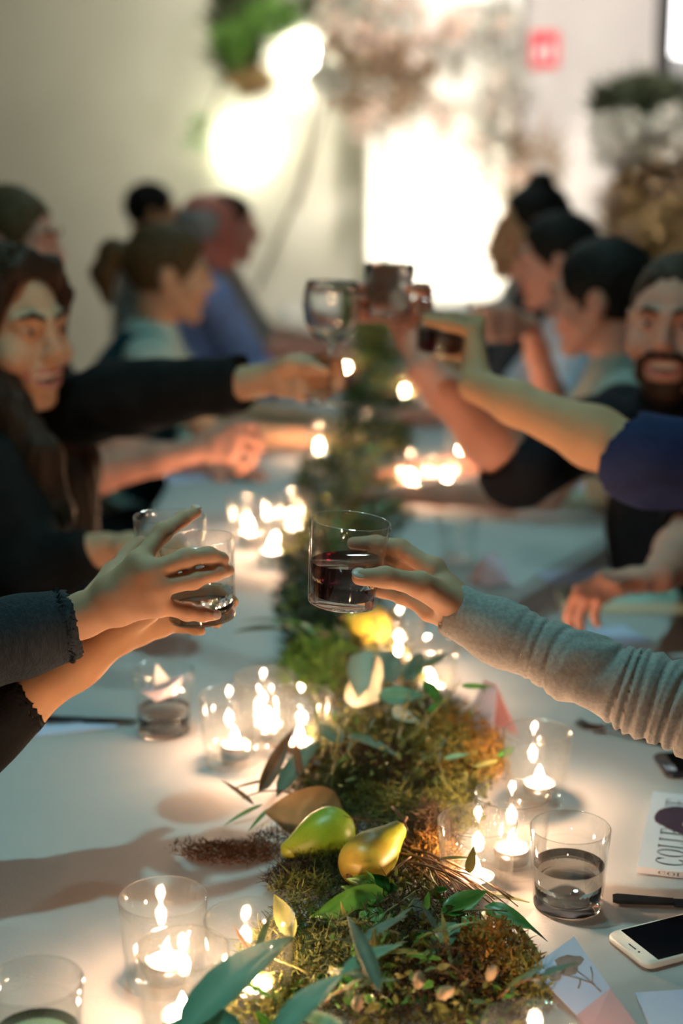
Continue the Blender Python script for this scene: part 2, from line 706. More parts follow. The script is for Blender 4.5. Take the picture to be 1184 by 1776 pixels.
# ------------------------------------------------------------------ hanging and standing flower arrangements (far, soft)
def blossom_mesh(n=22, seed=1):
    r = np.random.RandomState(seed)
    parts = []
    lv, lf = leaf_mesh(1.0, 0.8, 0.2, 0.1, ns=3)
    for i in range(n):
        d = r.normal(size=3)
        R = frame(np.cross(d, r.normal(size=3)), d)
        parts.append((lv @ R.T * 0.6 + unit(d) * 0.4, lf))
    v, f = cat_mesh(parts)
    return v, f


BLOS = [blossom_mesh(22, s) for s in range(3)]


def flower_cloud(name, label, cat, blobs, blossoms, hang_to=None, stems=()):
    c0 = np.mean([P(*b[:3]) for b in blobs], axis=0)
    if hang_to is None:
        c0[2] = 0
    t = thing(name, c0, label, cat)
    bym = {}
    for px, py, dp, rx, ry, n, m, ln in blobs:
        c = P(px, py, dp)
        k = dp / FPX
        q = npr.normal(size=(n, 3))
        q /= np.linalg.norm(q, axis=1)[:, None]
        q *= npr.uniform(0.2, 1, n)[:, None] ** 0.5
        pts = c + q * V3((rx * k, min(rx, ry) * k * 0.7, ry * k))
        bym.setdefault(m.name, []).append((strands(pts, ln, ln * 0.35, 0.8, 2), m))
    for nm, lst in bym.items():
        v, f = join_sdf([x[0] for x in lst])
        o = mk('foliage', v, f, lst[0][1], t, True)
        o['kind'] = 'stuff'
    for px, py, dp, r, m in blossoms:
        v, f = BLOS[rnd.randrange(3)]
        mk('blossom', v * (r * dp / FPX) + P(px, py, dp), f, m, t)
    for pts, r, m in stems:
        mk('branch', *tube([P(*p) for p in pts], r, 6), m, t)
    return t


g_dark = mat('leaf_dark', (0.035, 0.05, 0.02), 0.6, var=(0.07, 0.08, 0.04), scale=5)
g_mid = mat('leaf_mid', (0.09, 0.20, 0.03), 0.5, var=(0.14, 0.28, 0.05), scale=5)
g_brown = mat('leaf_brown', (0.20, 0.13, 0.08), 0.7, var=(0.30, 0.20, 0.12), scale=5)
g_ochre = mat('leaf_ochre', (0.42, 0.28, 0.11), 0.7, var=(0.30, 0.20, 0.09), scale=6)
g_pale = mat('petal_pale', (0.78, 0.74, 0.64), 0.6, var=(0.82, 0.74, 0.68), scale=5)
g_pink = mat('petal_pink', (0.74, 0.52, 0.42), 0.6, var=(0.8, 0.62, 0.52), scale=5)
g_grey = mat('petal_grey', (0.56, 0.54, 0.47), 0.7, var=(0.36, 0.36, 0.30), scale=5)
g_bark = mat('bark', (0.10, 0.07, 0.045), 0.8, var=(0.16, 0.11, 0.07), scale=9)
bl = []
for i in range(46):
    bl.append((rnd.uniform(555, 775), rnd.uniform(45, 225), rnd.uniform(8.15, 8.5), rnd.uniform(15, 28), rnd.choice([g_pink, g_brown, g_pink, g_pale])))
for i in range(30):
    bl.append((rnd.uniform(450, 740), rnd.uniform(-30, 70), rnd.uniform(8.15, 8.5), rnd.uniform(14, 24), rnd.choice([g_pale, g_grey, g_pink])))
for i in range(50):
    py = rnd.uniform(10, 330)
    bl.append((rnd.uniform(775 + max(0, py - 230) * 0.8, 908), py, rnd.uniform(8.15, 8.45), rnd.uniform(13, 24), rnd.choice([g_pale, g_pale, g_pink, g_grey])))
flower_cloud('hanging_flowers', 'hanging cloud of dried flowers and green leaves above the table end', 'flowers',
             [(415, 60, 8.4, 50, 95, 1000, g_dark, 0.09), (470, 0, 8.4, 110, 40, 500, g_dark, 0.09), (405, 85, 8.25, 28, 40, 260, g_mid, 0.09),
              (470, 40, 8.2, 50, 30, 260, g_mid, 0.09), (650, 130, 8.4, 115, 85, 1200, g_brown, 0.08), (440, 150, 8.3, 35, 22, 180, g_ochre, 0.08),
              (610, 20, 8.5, 140, 45, 600, g_grey, 0.08), (860, 150, 8.4, 45, 170, 420, g_grey, 0.08), (890, 320, 8.45, 20, 130, 320, g_brown, 0.07),
              (560, 140, 8.3, 30, 30, 200, g_grey, 0.08), (345, 240, 8.7, 25, 45, 90, g_mid, 0.07)],
             bl, hang_to=1,
             stems=[([(560, -60, 8.4), (548, 120, 8.45), (540, 230, 8.5), (520, 330, 8.55), (470, 440, 8.6), (445, 500, 8.6)], 0.012, g_bark),
                    ([(600, 40, 8.4), (560, 200, 8.5), (515, 360, 8.6)], 0.01, g_bark), ([(700, -60, 8.4), (690, 60, 8.4), (640, 170, 8.4)], 0.012, g_bark),
                    ([(830, -80, 8.4), (850, 80, 8.4), (880, 300, 8.5), (890, 430, 8.5)], 0.012, g_bark), ([(430, -60, 8.4), (420, 60, 8.4), (350, 230, 8.7)], 0.01, g_bark)])
bl = []
for i in range(30):
    bl.append((rnd.uniform(1030, 1190), rnd.uniform(195, 285), rnd.uniform(6.3, 6.7), rnd.uniform(16, 30), rnd.choice([g_pale, g_grey, g_grey])))
for i in range(14):
    bl.append((rnd.uniform(1060, 1190), rnd.uniform(300, 450), rnd.uniform(6.3, 6.7), rnd.uniform(16, 28), rnd.choice([g_ochre, g_brown])))
flower_cloud('standing_flowers', 'tall dried hydrangea arrangement with dark leaves at the right wall', 'flowers',
             [(1110, 180, 6.5, 95, 45, 800, g_dark, 0.08), (1150, 240, 6.6, 80, 60, 400, g_grey, 0.07), (1130, 380, 6.6, 85, 110, 1300, g_ochre, 0.09),
              (1160, 330, 6.5, 60, 70, 500, g_brown, 0.08), (940, 290, 8.4, 40, 70, 200, g_brown, 0.07)],
             bl, stems=[([(1130, 800, 6.6), (1135, 500, 6.6), (1120, 200, 6.6)], 0.02, g_bark), ([(1150, 800, 6.6), (1160, 400, 6.6), (1165, 250, 6.6)], 0.015, g_bark)])

# ================================================================== table
TH, TY0, TY1 = 0.50, 0.62, 7.6
m_wood = mat('table_wood', (0.25, 0.15, 0.08), 0.5, var=(0.33, 0.2, 0.11), scale=6, stretch=(1, 0.1, 1))
t = thing('banquet_table', (0, 4.1, 0), 'long wooden banquet table under the white cloth', 'table')
mk('table_top', *box((0, (TY0 + TY1) / 2, TZ - 0.024), (2 * TH - 0.01, TY1 - TY0 - 0.01, 0.036)), m_wood, t, False)
for yy in (TY0 + 0.15, 3.0, 5.2, TY1 - 0.15):
    for sx in (-1, 1):
        mk('leg', *box((sx * (TH - 0.1), yy, (TZ - 0.042) / 2), (0.06, 0.06, TZ - 0.042)), m_wood, t, False)
# cloth: a gridded sheet with soft creases and hanging sides
m_cloth = mat('cloth_white', (0.49, 0.49, 0.50), 0.75, var=(0.45, 0.45, 0.465), scale=3, bump=0.08, bscale=250)
nx_, ny_ = 50, 260
xs = np.linspace(-TH, TH, nx_)
ys = np.linspace(TY0, TY1, ny_)
V = []
for y in ys:
    row = []
    for x in xs:
        z = TZ - 0.0015 + 0.0006 * math.sin(x * 17 + y * 5) + 0.0006 * math.sin(y * 13 + 3 * math.sin(x * 4))
        row.append((x, y, min(z, TZ)))
    lft = [(-TH - 0.006 - 0.012 * (1 + math.sin(y * 23 + j)) * j / 4, y, TZ - 0.002 - 0.055 * j) for j in range(4, 0, -1)]
    rgt = [(TH + 0.006 + 0.012 * (1 + math.sin(y * 21 + j)) * j / 4, y, TZ - 0.002 - 0.055 * j) for j in range(1, 5)]
    V += lft + row + rgt
NX = nx_ + 8
Q = np.array([[j * NX + i, j * NX + i + 1, (j + 1) * NX + i + 1, (j + 1) * NX + i] for j in range(ny_ - 1) for i in range(NX - 1)])
o = mk('tablecloth', V, Q, m_cloth)
tag(o, 'white cloth covering the long candlelit table', 'tablecloth')


# ================================================================== tumblers and tea lights
RT, RB, GH, WT = 0.041, 0.0352, 0.088, 0.0019
m_thin = glass_mat('tumbler_glass', 1.62, (0.985, 0.99, 0.985))
m_rim = glass_mat('tumbler_rim', 2.2, (0.92, 0.94, 0.92), haze=0.08)  # whitish haze stands in for the bright highlight along the rim
m_hero = refr_mat('clear_glass', (0.97, 0.99, 0.985), 1.47)
m_water = refr_mat('water', (0.97, 0.99, 1.0), 1.33)
m_alu = mat('tea_light_cup', (0.75, 0.75, 0.76), 0.3, metal=1.0)
m_wax = mat('wax', (0.93, 0.88, 0.80), 0.5, sss=0.6, sssr=(0.012, 0.008, 0.005))
m_wick = mat('wick', (0.03, 0.02, 0.02), 0.9)
m_flame = emis('candle_flame', (1.0, 0.62, 0.36), 75)
# a flame is see-through: glow plus clear transmission; its light is carried by the small lamp inside it
_nt = m_flame.node_tree
_tr = _nt.nodes.new('ShaderNodeBsdfTransparent')
_ad = _nt.nodes.new('ShaderNodeAddShader')
_nt.links.new(_nt.nodes['Emission'].outputs[0], _ad.inputs[0])
_nt.links.new(_tr.outputs[0], _ad.inputs[1])
_nt.links.new(_ad.outputs[0], _nt.nodes['Material Output'].inputs['Surface'])
m_flame.cycles.emission_sampling = 'NONE'
L_FLAME = bpy.data.lights.new('flame_light', 'POINT')
L_FLAME.energy = 1.25
L_FLAME.color = (1.0, 0.58, 0.33)
L_FLAME.shadow_soft_size = 0.005


def tumbler_profile():
    return [(0.0008, 0.0), (RB - 0.004, 0.0), (RB - 0.001, 0.0012), (RB, 0.004), (RB + 0.3 * (RT - RB), 0.03), (RB + 0.65 * (RT - RB), 0.06), (RT, GH - 0.001),
            (RT - 0.0009, GH), (RT - WT, GH - 0.001), (RB + 0.65 * (RT - RB) - WT, 0.06), (RB + 0.3 * (RT - RB) - WT, 0.03),
            (RB - WT - 0.0005, 0.015), (RB - WT - 0.004, 0.0105), (0.0008, 0.0095)]


TV, TF = lathe(tumbler_profile(), 48)


def tumbler_data(name, base_mat):
    me = mesh_data(name, TV, TF, True, [m_thin, base_mat, m_rim])
    n = len(tumbler_profile()) - 1
    for p in me.polygons:
        j = p.index // 48
        p.material_index = 1 if (j <= 2 or 10 <= j) else (2 if j in (6, 7) else 0)
    return me


D_TUMBLER = tumbler_data('tumbler_thin', m_thin)
D_HERO = tumbler_data('tumbler_clear', m_hero)
D_REFR = mesh_data('tumbler_refractive', TV, TF, True, [m_hero])
D_CUP = mesh_data('metal_cup', *lathe([(0.0005, 0.0), (0.0186, 0.0), (0.0192, 0.0155), (0.0188, 0.0155), (0.0184, 0.0125), (0.0005, 0.0125)], 28), True, [m_alu])
D_WAX = mesh_data('wax', *lathe([(0.0005, 0.0122), (0.0183, 0.0122), (0.0184, 0.0142), (0.012, 0.0137), (0.002, 0.0133), (0.0005, 0.0133)], 28), True, [m_wax])
D_WICK = mesh_data('wick', *tube([(0, 0, 0.013), (0.0005, 0, 0.0175), (0.0015, 0, 0.02)], 0.0008, 5), True, [m_wick])
D_FLAME = mesh_data('flame', *lathe([(0.0004, 0.0172), (0.0032, 0.0185), (0.0048, 0.022), (0.0048, 0.0255), (0.0036, 0.030), (0.0018, 0.034), (0.0003, 0.037)], 14), True, [m_flame])


def tumbler(pos, label, data=None, R=None, group=None, name='glass_tumbler'):
    o = bpy.data.objects.new(name, data or D_TUMBLER)
    link(o)
    if R is None:
        o.location = pos
    else:
        o.matrix_world = mat4(R, pos)
    ORG[o.name] = V3(pos)
    return tag(o, label, 'glass', group)


def tea_light(pos, label, rz=0.0):
    t = thing('tea_light', pos, label, 'candle')
    t.rotation_euler = (0, 0, rz)
    for n, d in (('metal_cup', D_CUP), ('wax', D_WAX), ('wick', D_WICK), ('flame', D_FLAME)):
        o = bpy.data.objects.new(n, d)
        link(o, t)
    lo = bpy.data.objects.new('flame_light', L_FLAME)
    lo.location = (0, 0, 0.027)
    link(lo, t)
    return t


def candle_glass(px, py, where):
    """px, py: centre of the rim in the photograph"""
    p = T(px, py, TZ + GH)
    p[2] = TZ
    tumbler(p, 'tumbler with tea light, ' + where)
    q = p + V3((rnd.uniform(-0.005, 0.005), rnd.uniform(-0.005, 0.005), 0.0097))
    tea_light(q, 'lit tea light, ' + where, rnd.uniform(0, 6))


CANDLES = [
    (282, 1554, 'rear left of the three at lower left'), (316, 1643, 'nearest of the three at lower left'),
    (432, 1591, 'beside the leaves, right of the three at lower left'),
    (828, 1422, 'front one of the pair beside the water glass'), (889, 1375, 'rear one of the pair beside the water glass'),
    (931, 1268, 'standing alone under the grey sleeve'),
    (401, 1206, 'left one of the trio left of the garland'), (460, 1173, 'rear one of the trio left of the garland'),
    (521, 1204, 'right one of the trio left of the garland'),
    (921, 1780, 'cut by the bottom edge beside the folded card'),
    (692, 1066, 'behind the hand with the wine tumbler, left'), (744, 1116, 'below the hand with the wine tumbler, nearer'),
    (430, 868, 'left one of the blurred trio behind the two held glasses'), (506, 858, 'right one of the blurred trio behind the two held glasses'),
    (474, 897, 'front one of the blurred trio behind the two held glasses'),
    (553, 738, 'blurred, under the foot of the stemmed glass'), (703, 648, 'blurred, under the bare raised forearm'),
    (713, 789, 'blurred, left of the pair right of the garland'), (774, 788, 'blurred, right of the pair right of the garland'),
    (800, 742, 'blurred, behind the pair right of the garland'),
    (571, 510, 'smallest, at the far end of the table'), (521, 566, 'far off, left of the garland beyond the stemmed glass'),
    (600, 612, 'far off, just behind the stemmed glass'), (770, 560, 'far off, behind the raised wine tumbler on the right'),
]
for c in CANDLES:
    candle_glass(*c)


def frustum(z0, z1, r0, r1, n=40, lip=0.0006):
    return lathe([(0.0006, z0), (r0 - 0.003, z0), (r0, z0 + 0.003), (r1, z1 + lip), (r1 - 0.0015, z1), (0.0006, z1)], n)


def rin(z):
    return RB + (RT - RB) * z / GH - WT


def liquid(parent, z1, m, name='water'):
    v, f = frustum(0.0097, z1, rin(0.0125) - 0.0008, rin(z1) - 0.00025)
    return mk(name, v, f, m, parent, world=False)


# standing water glasses
p = T(989, 1433, TZ + GH); p[2] = TZ
g = tumbler(p, 'half-full water tumbler standing beside the white phone', D_HERO)
liquid(g, 0.046, m_water)
p = T(282, 1160, TZ + GH); p[2] = TZ
g = tumbler(p, 'water tumbler with a folded paper boat inside it', D_HERO)
liquid(g, 0.034, m_water)
BOATGLASS = p
p = T(58, 1700, TZ + GH); p[2] = TZ
g = tumbler(p, 'tumbler of green-tinted water in the lower left corner', D_HERO)
liquid(g, 0.040, refr_mat('green_water', (0.55, 0.9, 0.62), 1.33))  # the water itself is tinted green
p = T(795, 893, TZ + GH); p[2] = TZ
g = tumbler(p, 'blurred empty tumbler behind the wine hand, beside the paper tent')
for px, py, lb in ((640, 700, 'blurred empty tumbler beside the garland under the stemmed glass'), (486, 660, 'blurred empty tumbler left of the stemmed glass foot'),
                   (480, 545, 'far empty tumbler on the left side near the table end'), (690, 585, 'far empty tumbler right of the garland near the table end'),
                   (843, 770, 'blurred empty tumbler on the right beyond the candle pair')):
    p = T(px, py, TZ + GH); p[2] = TZ
    tumbler(p, lb)

# ------------------------------------------------------------------ held glasses
# wine tumbler (right hand, in focus): leans a little
WINE_C, WINE_D = (608, 902), 1.51


def held(px0, py0, px1, py1, depth, tilt_depth=0.0):
    """base centre pixel, rim centre pixel"""
    b, t_ = P(px0, py0, depth), P(px1, py1, depth + tilt_depth)
    ax = unit(t_ - b)
    return b, frame(ax, (1, 0, 0))


def lean_axis(dx_px, dy_px, back=0.0):
    return unit(UPV * _cp + FWD * (-_sp) + RGT * dx_px + FWD * back)


def upright_tilted(px_rim, py_rim, depth, lean_right=0.0, lean_back=0.0):
    c = P(px_rim, py_rim, depth)
    ax = unit(V3((0, 0, 1)) + lean_right * RGT + lean_back * V3((FWD[0], FWD[1], 0)))
    return c - ax * GH, frame(ax, (1, 0, 0)), ax


b, R, ax = upright_tilted(608, 902, 1.52, 0.10)
g = tumbler(b, 'raised tumbler of dark red wine held by the grey-sleeved hand', D_HERO, R)
WINE_B, WINE_AX = b, ax
m_wine = refr_mat('red_wine', (0.045, 0.0008, 0.006), 1.34)
v, f = frustum(0.0097, 0.046, rin(0.0125) - 0.0008, rin(0.046) - 0.00025)
# the surface stays level while the tumbler leans
lev = R.T @ V3((0, 0, 1))
top = v[:, 2] > 0.03
v[top, 2] -= (v[top, 0] * lev[0] + v[top, 1] * lev[1]) / lev[2]
mk('wine', v, f, m_wine, g, world=False)

b, R, ax = upright_tilted(338, 934, 1.585, -0.07, 0.02)
g = tumbler(b, 'front one of the two clinking tumblers, nearly empty, at left', D_HERO, R)
v, f = frustum(0.0097, 0.016, rin(0.0125) - 0.0008, rin(0.016) - 0.00025)
mk('water', v, f, m_water, g, world=False)
b, R, ax = upright_tilted(294, 894, 1.69, 0.0, 0.03)
tumbler(b, 'rear one of the two clinking tumblers, empty, behind the pointing finger', D_HERO, R)

# far raised tumblers
b, R, ax = upright_tilted(676, 458, 2.42, 0.02)
tumbler(b, 'tumbler lifted highest, held by the bare reddish hand', D_REFR, R)
JG_B, JG_AX = b, ax
b, R, ax = upright_tilted(772, 520, 2.27, 0.10)
g = tumbler(b, 'blurred tumbler of red wine raised by the tanned bare arm', None, R)
LG_B, LG_AX = b, ax
m_wine2 = mat('red_wine_far', (0.03, 0.002, 0.006), 0.1, var=(0.04, 0.003, 0.008))
v, f = frustum(0.0097, 0.043, rin(0.0125) - 0.0008, rin(0.043) - 0.00025)
mk('wine', v, f, m_wine2, g, world=False)
b, R, ax = upright_tilted(845, 520, 3.2, 0.05)
g = tumbler(b, 'small blurred tumbler of red wine near the faces on the right', None, R)
v, f = frustum(0.0097, 0.05, rin(0.0125) - 0.0008, rin(0.05) - 0.00025)
mk('wine', v, f, m_wine2, g, world=False)
RG_B = b

# stemmed glass held by the black sleeve
sb = P(570, 702, 2.36)
prof = [(0.0006, 0.0), (0.036, 0.0), (0.0365, 0.0015), (0.02, 0.004), (0.006, 0.008), (0.004, 0.015), (0.0036, 0.05), (0.004, 0.085), (0.010, 0.093), (0.026, 0.105), (0.040, 0.125),
        (0.045, 0.15), (0.043, 0.172), (0.039, 0.19), (0.038, 0.1905), (0.0372, 0.19), (0.0412, 0.172), (0.043, 0.15), (0.038, 0.1265), (0.024, 0.1075), (0.0006, 0.098)]
v, f = lathe(prof, 36)
STEM_AX = unit((0.03, 0.05, 1))
o = bpy.data.objects.new('wine_glass', mesh_data('wine_glass', v, f, True, [m_hero]))
link(o)
o.matrix_world = mat4(frame(STEM_AX), sb)
tag(o, 'stemmed wine glass held out by the black-sleeved arm', 'glass')
STEM_B = sb

# ================================================================== paper things, phones, cutlery
m_paper = mat('paper_white', (0.78, 0.79, 0.83), 0.7, var=(0.74, 0.75, 0.80), scale=20)
m_paper_b = mat('paper_blue', (0.62, 0.70, 0.92), 0.7, var=(0.52, 0.60, 0.86), scale=8)
m_paper_p = mat('paper_pink', (0.78, 0.38, 0.40), 0.7, var=(0.74, 0.45, 0.48), scale=9)
m_paper_l = mat('paper_lilac', (0.66, 0.56, 0.68), 0.7, var=(0.72, 0.62, 0.70), scale=9)


def slab(pts, th, m, name, parent=None, z=None):
    """flat piece with a real thickness from a ring of points (bottom ring)"""
    pts = [V3(p) for p in pts]
    n = len(pts)
    v = pts + [p + V3((0, 0, th)) for p in pts]
    f = [list(range(n))[::-1], [n + i for i in range(n)]] + [[i, (i + 1) % n, n + (i + 1) % n, n + i] for i in range(n)]
    return mk(name, v, f, m, parent, False)


def sheet(name, corners, th, m, label, cat='paper', z=TZ + 0.0002):
    o = slab([T(x, y, z) for x, y in corners], th, m, name)
    return tag(o, label, cat)


sheet('paper_sheet', [(925, 992), (1085, 985), (1150, 1030), (985, 1040)], 0.0015, m_paper_b, 'bluish printed sheet lying between the right-hand forearm and the pale tray')
sheet('paper_sheet', [(985, 1095), (1080, 1085), (1130, 1115), (1040, 1128)], 0.0015, m_paper_b, 'bluish sheet lying above the wrinkled grey sleeve')
sheet('paper_sheet', [(945, 838), (1040, 820), (1080, 846), (955, 858)], 0.0015, m_paper_b, 'bluish sheet under the black sleeve on the right')
sheet('paper_sheet', [(830, 825), (872, 815), (900, 850), (860, 855)], 0.0015, m_paper_b, 'narrow bluish sheet right of the blurred candle pair')
sheet('paper_sheet', [(285, 815), (395, 800), (415, 828), (290, 840)], 0.0015, m_paper_b, 'bluish sheet under the reddish forearm on the left')
sheet('paper_sheet', [(1100, 1724), (1192, 1718), (1260, 1800), (1135, 1800)], 0.0015, m_paper_b, 'bluish card lying in the lower right corner')
sheet('paper_sheet', [(40, 1262), (190, 1250), (205, 1262), (55, 1278)], 0.001, m_paper_b, 'thin bluish paper strip under the knife on the left')
m_tray = mat('tray_green', (0.55, 0.68, 0.60), 0.5, var=(0.50, 0.64, 0.56), scale=5)


def tray(px0, px1, py, dep, label, z=TZ):
    a, b_ = T(px0, py), T(px1, py)
    c = (a + b_) / 2 + V3((0, dep / 2, 0))
    wdt = np.linalg.norm(b_ - a)
    t = thing('serving_tray', (c[0], c[1], TZ + 0.0003), label, 'tray')
    mk('tray_base', *box((0, 0, 0.003), (wdt, dep, 0.006)), m_tray, t, False, False)
    for s_ in (-1, 1):
        mk('tray_rim', *box((0, s_ * (dep / 2 - 0.006), 0.0125), (wdt, 0.012, 0.013)), m_tray, t, False, False)
        mk('tray_rim', *box((s_ * (wdt / 2 - 0.006), 0, 0.0125), (0.012, dep - 0.024, 0.013)), m_tray, t, False, False)


tray(975, 1190, 1064, 0.10, 'pale green tray beside the resting hand on the right')
tray(905, 1060, 884, 0.12, 'pale green tray further up the right side, under the black sleeve')
tray(236, 330, 775, 0.25, 'pale tray on the left under the black sleeve')


# folded paper tents and boats
def tent(c, w_, d_, h_, rz, ma, mb, label, name='paper_tent'):
    t = thing(name, c, label, 'folded paper')
    t.rotation_euler = (0, 0, rz)
    th = 0.0006
    for s_, m in ((-1, ma), (1, mb)):
        v = [(-w_ / 2, s_ * d_, 0), (w_ / 2, s_ * d_, 0), (0.012, 0, h_), (-0.012, 0, h_)]
        v2 = [(x, y - s_ * 0.002, z - 0.0005) for x, y, z in v]
        f = [[0, 1, 2, 3], [7, 6, 5, 4], [0, 4, 5, 1], [1, 5, 6, 2], [2, 6, 7, 3], [3, 7, 4, 0]]
        mk('paper_side', v + v2, f, m, t, False, False)
    return t


def boat(c, s, rx, ry, rz, ma, mb, label):
    """folded paper boat: hull of two flared sides and a central sail triangle"""
    t = thing('paper_boat', c, label, 'folded paper')
    t.rotation_euler = (rx, ry, rz)
    th = 0.02
    for sg in (-1, 1):
        v = [(-0.3, sg * 0.02, 0), (0.3, sg * 0.02, 0), (0.58, sg * 0.04, 0.42), (0, sg * 0.26, 0.36), (-0.58, sg * 0.04, 0.42)]
        v2 = [(x, y + sg * th, z) for x, y, z in v]
        f = [[0, 1, 2, 3, 4], [9, 8, 7, 6, 5]] + [[i, (i + 1) % 5, 5 + (i + 1) % 5, 5 + i] for i in range(5)]
        mk('hull_side', np.array(v + v2) * s, f, ma, t, False, False)
    v = [(-0.36, 0.0, 0.08), (0.36, 0.0, 0.08), (0, 0.0, 1.05)]
    v = [(x, -0.015, z) for x, y, z in v] + [(x, 0.03, z) for x, y, z in v]
    mk('sail', np.array(v) * s, [[0, 1, 2], [5, 4, 3], [0, 3, 4, 1], [1, 4, 5, 2], [2, 5, 3, 0]], mb, t, False, False)
    return t


q = BOATGLASS + V3((0.004, -0.004, 0.050))
boat(q, 0.050, 0.1, -0.25, 0.35, m_paper_l, m_paper, 'small paper boat standing in the water tumbler on the left')
c = T(850, 1010)
tent(c + V3((0, 0, 0.0004)), 0.07, 0.022, 0.052, 0.5, m_paper_b, m_paper_l, 'blue and lilac paper tent beyond the wine hand')
c = T(848, 1268)
tent(c + V3((0, 0, 0.0004)), 0.062, 0.024, 0.068, -0.9, m_paper_l, m_paper_p, 'pink paper tent between the garland and the grey sleeve')

# printed folded card in the lower right
t = thing('folded_card', T(1010, 1700, TZ + 0.004), 'white folded card with a printed tree and a pink lower flap', 'card')
A, B, C, D = T(995, 1626, TZ + 0.03), T(1058, 1716, TZ + 0.012), T(1000, 1762, TZ + 0.004), T(920, 1680, TZ + 0.02)
slab([D, C, B, A], 0.0012, m_paper_b, 'card_face', t)
E_, F_ = T(1112, 1790, TZ + 0.0006), T(1010, 1820, TZ + 0.0006)
slab([F_, E_, B, C], 0.0012, m_paper_p, 'card_flap', t)
Bs = T(1062, 1712, TZ + 0.0006)
m_print = mat('print_brown', (0.24, 0.17, 0.15), 0.7, var=(0.40, 0.30, 0.28), scale=60)


def on_card(u, v_, lift=0.0014):
    return D + (A - D) * u + (C - D) * v_ + V3((0, 0, lift))


def blob_slab(c_uv, ru, rv, name, m, parent, fn, wob=0.2, n=18, th=0.0002):
    ring = []
    for i in range(n):
        a = 2 * math.pi * i / n
        k = 1 + wob * math.sin(3 * a + 1) + wob * 0.6 * math.sin(5 * a)
        ring.append(fn(c_uv[0] + ru * k * math.cos(a), c_uv[1] + rv * k * math.sin(a)))
    return slab(ring, th, m, name, parent)


blob_slab((0.55, 0.32), 0.22, 0.17, 'printed_tree_crown', m_print, t, on_card)
blob_slab((0.25, 0.3), 0.16, 0.12, 'printed_tree_crown', m_print, t, on_card)
for (u0, v0), (u1, v1) in (((0.55, 0.4), (0.6, 0.95)), ((0.3, 0.35), (0.62, 0.8)), ((0.62, 0.75), (0.8, 0.55)), ((0.5, 0.6), (0.35, 0.7))):
    mk('printed_branch', *tube([on_card(u0, v0, 0.0013), on_card((u0 + u1) / 2 + 0.02, (v0 + v1) / 2, 0.0013), on_card(u1, v1, 0.0013)], 0.0007, 5), m_print, t)


# phones
def rounded_rect(w_, l_, r, n=5):
    pts = []
    for cx, cy_, a0 in ((w_ / 2 - r, l_ / 2 - r, 0), (-w_ / 2 + r, l_ / 2 - r, 90), (-w_ / 2 + r, -l_ / 2 + r, 180), (w_ / 2 - r, -l_ / 2 + r, 270)):
        for i in range(n + 1):
            a = math.radians(a0 + 90 * i / n)
            pts.append((cx + r * math.cos(a), cy_ + r * math.sin(a)))
    return pts


def ring_prism(pts, z0, z1, bev=0.0):
    n = len(pts)
    levels = [(z0, 1), (z1, 1)] if not bev else [(z0, 0), (z0 + bev, 1), (z1 - bev, 1), (z1, 0)]
    V, Fq = [], []
    for z, full in levels:
        for x, y in pts:
            r = math.hypot(x, y)
            k = 1 if full else 1 - bev / r
            V.append((x * k, y * k, z))
    for j in range(len(levels) - 1):
        for i in range(n):
            i2 = (i + 1) % n
            Fq.append([j * n + i, j * n + i2, (j + 1) * n + i2, (j + 1) * n + i])
    Fq.append(list(range(n))[::-1])
    Fq.append([(len(levels) - 1) * n + i for i in range(n)])
    return np.array(V), Fq


def phone(c, rz, m_body, label, button=True, w_=0.067, l_=0.138):
    t = thing('smartphone', c, label, 'phone')
    t.rotation_euler = (0, 0, rz)
    mk('phone_body', *ring_prism(rounded_rect(w_, l_, 0.010), 0, 0.0071, 0.0018), m_body, t, True, False)
    v, f = ring_prism(rounded_rect(w_ - 0.006, l_ - 0.032, 0.0008, 2), 0.0070, 0.00735)
    o = mk('screen', v, f, mat('screen_black', (0.004, 0.004, 0.005), 0.12, var=(0.005, 0.005, 0.006)), t, False, False)
    if button:
        v, f = lathe([(0.0045, 0.00705), (0.0055, 0.00705), (0.0055, 0.0073), (0.0045, 0.0073)], 20, True)
        v[:, 1] -= l_ / 2 - 0.0085
        mk('home_button', v, f, mat('button_ring', (0.6, 0.6, 0.6), 0.3, metal=0.8), t, True, False)
        mk('ear_slot', *box((0, l_ / 2 - 0.008, 0.0072), (0.011, 0.0012, 0.0003)), m_dark, t, False, False)
        v, f = lathe([(0.0001, 0.0071), (0.0013, 0.0071), (0.0013, 0.0073), (0.0001, 0.0073)], 10)
        v[:, 1] += l_ / 2 - 0.008
        v[:, 0] -= 0.011
        mk('sensor', v, f, m_dark, t, True, False)
    return t


a, b_ = T(1052, 1620, TZ + 0.007), T(1117, 1672, TZ + 0.007)      # the short near edge of the white phone
mid = (a + b_) / 2
ed = unit(b_ - a)
lng = np.array([-ed[1], ed[0], 0])
if lng[0] < 0:
    lng = -lng
c = mid + lng * 0.069
c[2] = TZ + 0.0003
phone(c, math.atan2(lng[1], lng[0]) + math.pi / 2, mat('phone_white', (0.78, 0.78, 0.75), 0.25, var=(0.76, 0.76, 0.74)),
      'white smartphone with a black screen lying at the right edge')
c = T(1131, 1318) + V3((0.072, -0.02, 0.0003))
phone(c, math.radians(96), mat('phone_dark', (0.012, 0.012, 0.02), 0.25, var=(0.02, 0.02, 0.03)), 'dark smartphone lying above the magazine at the right edge', False)

# cutlery
m_steel = mat('dark_steel', (0.10, 0.10, 0.10), 0.25, metal=1.0, var=(0.14, 0.14, 0.14), scale=4)


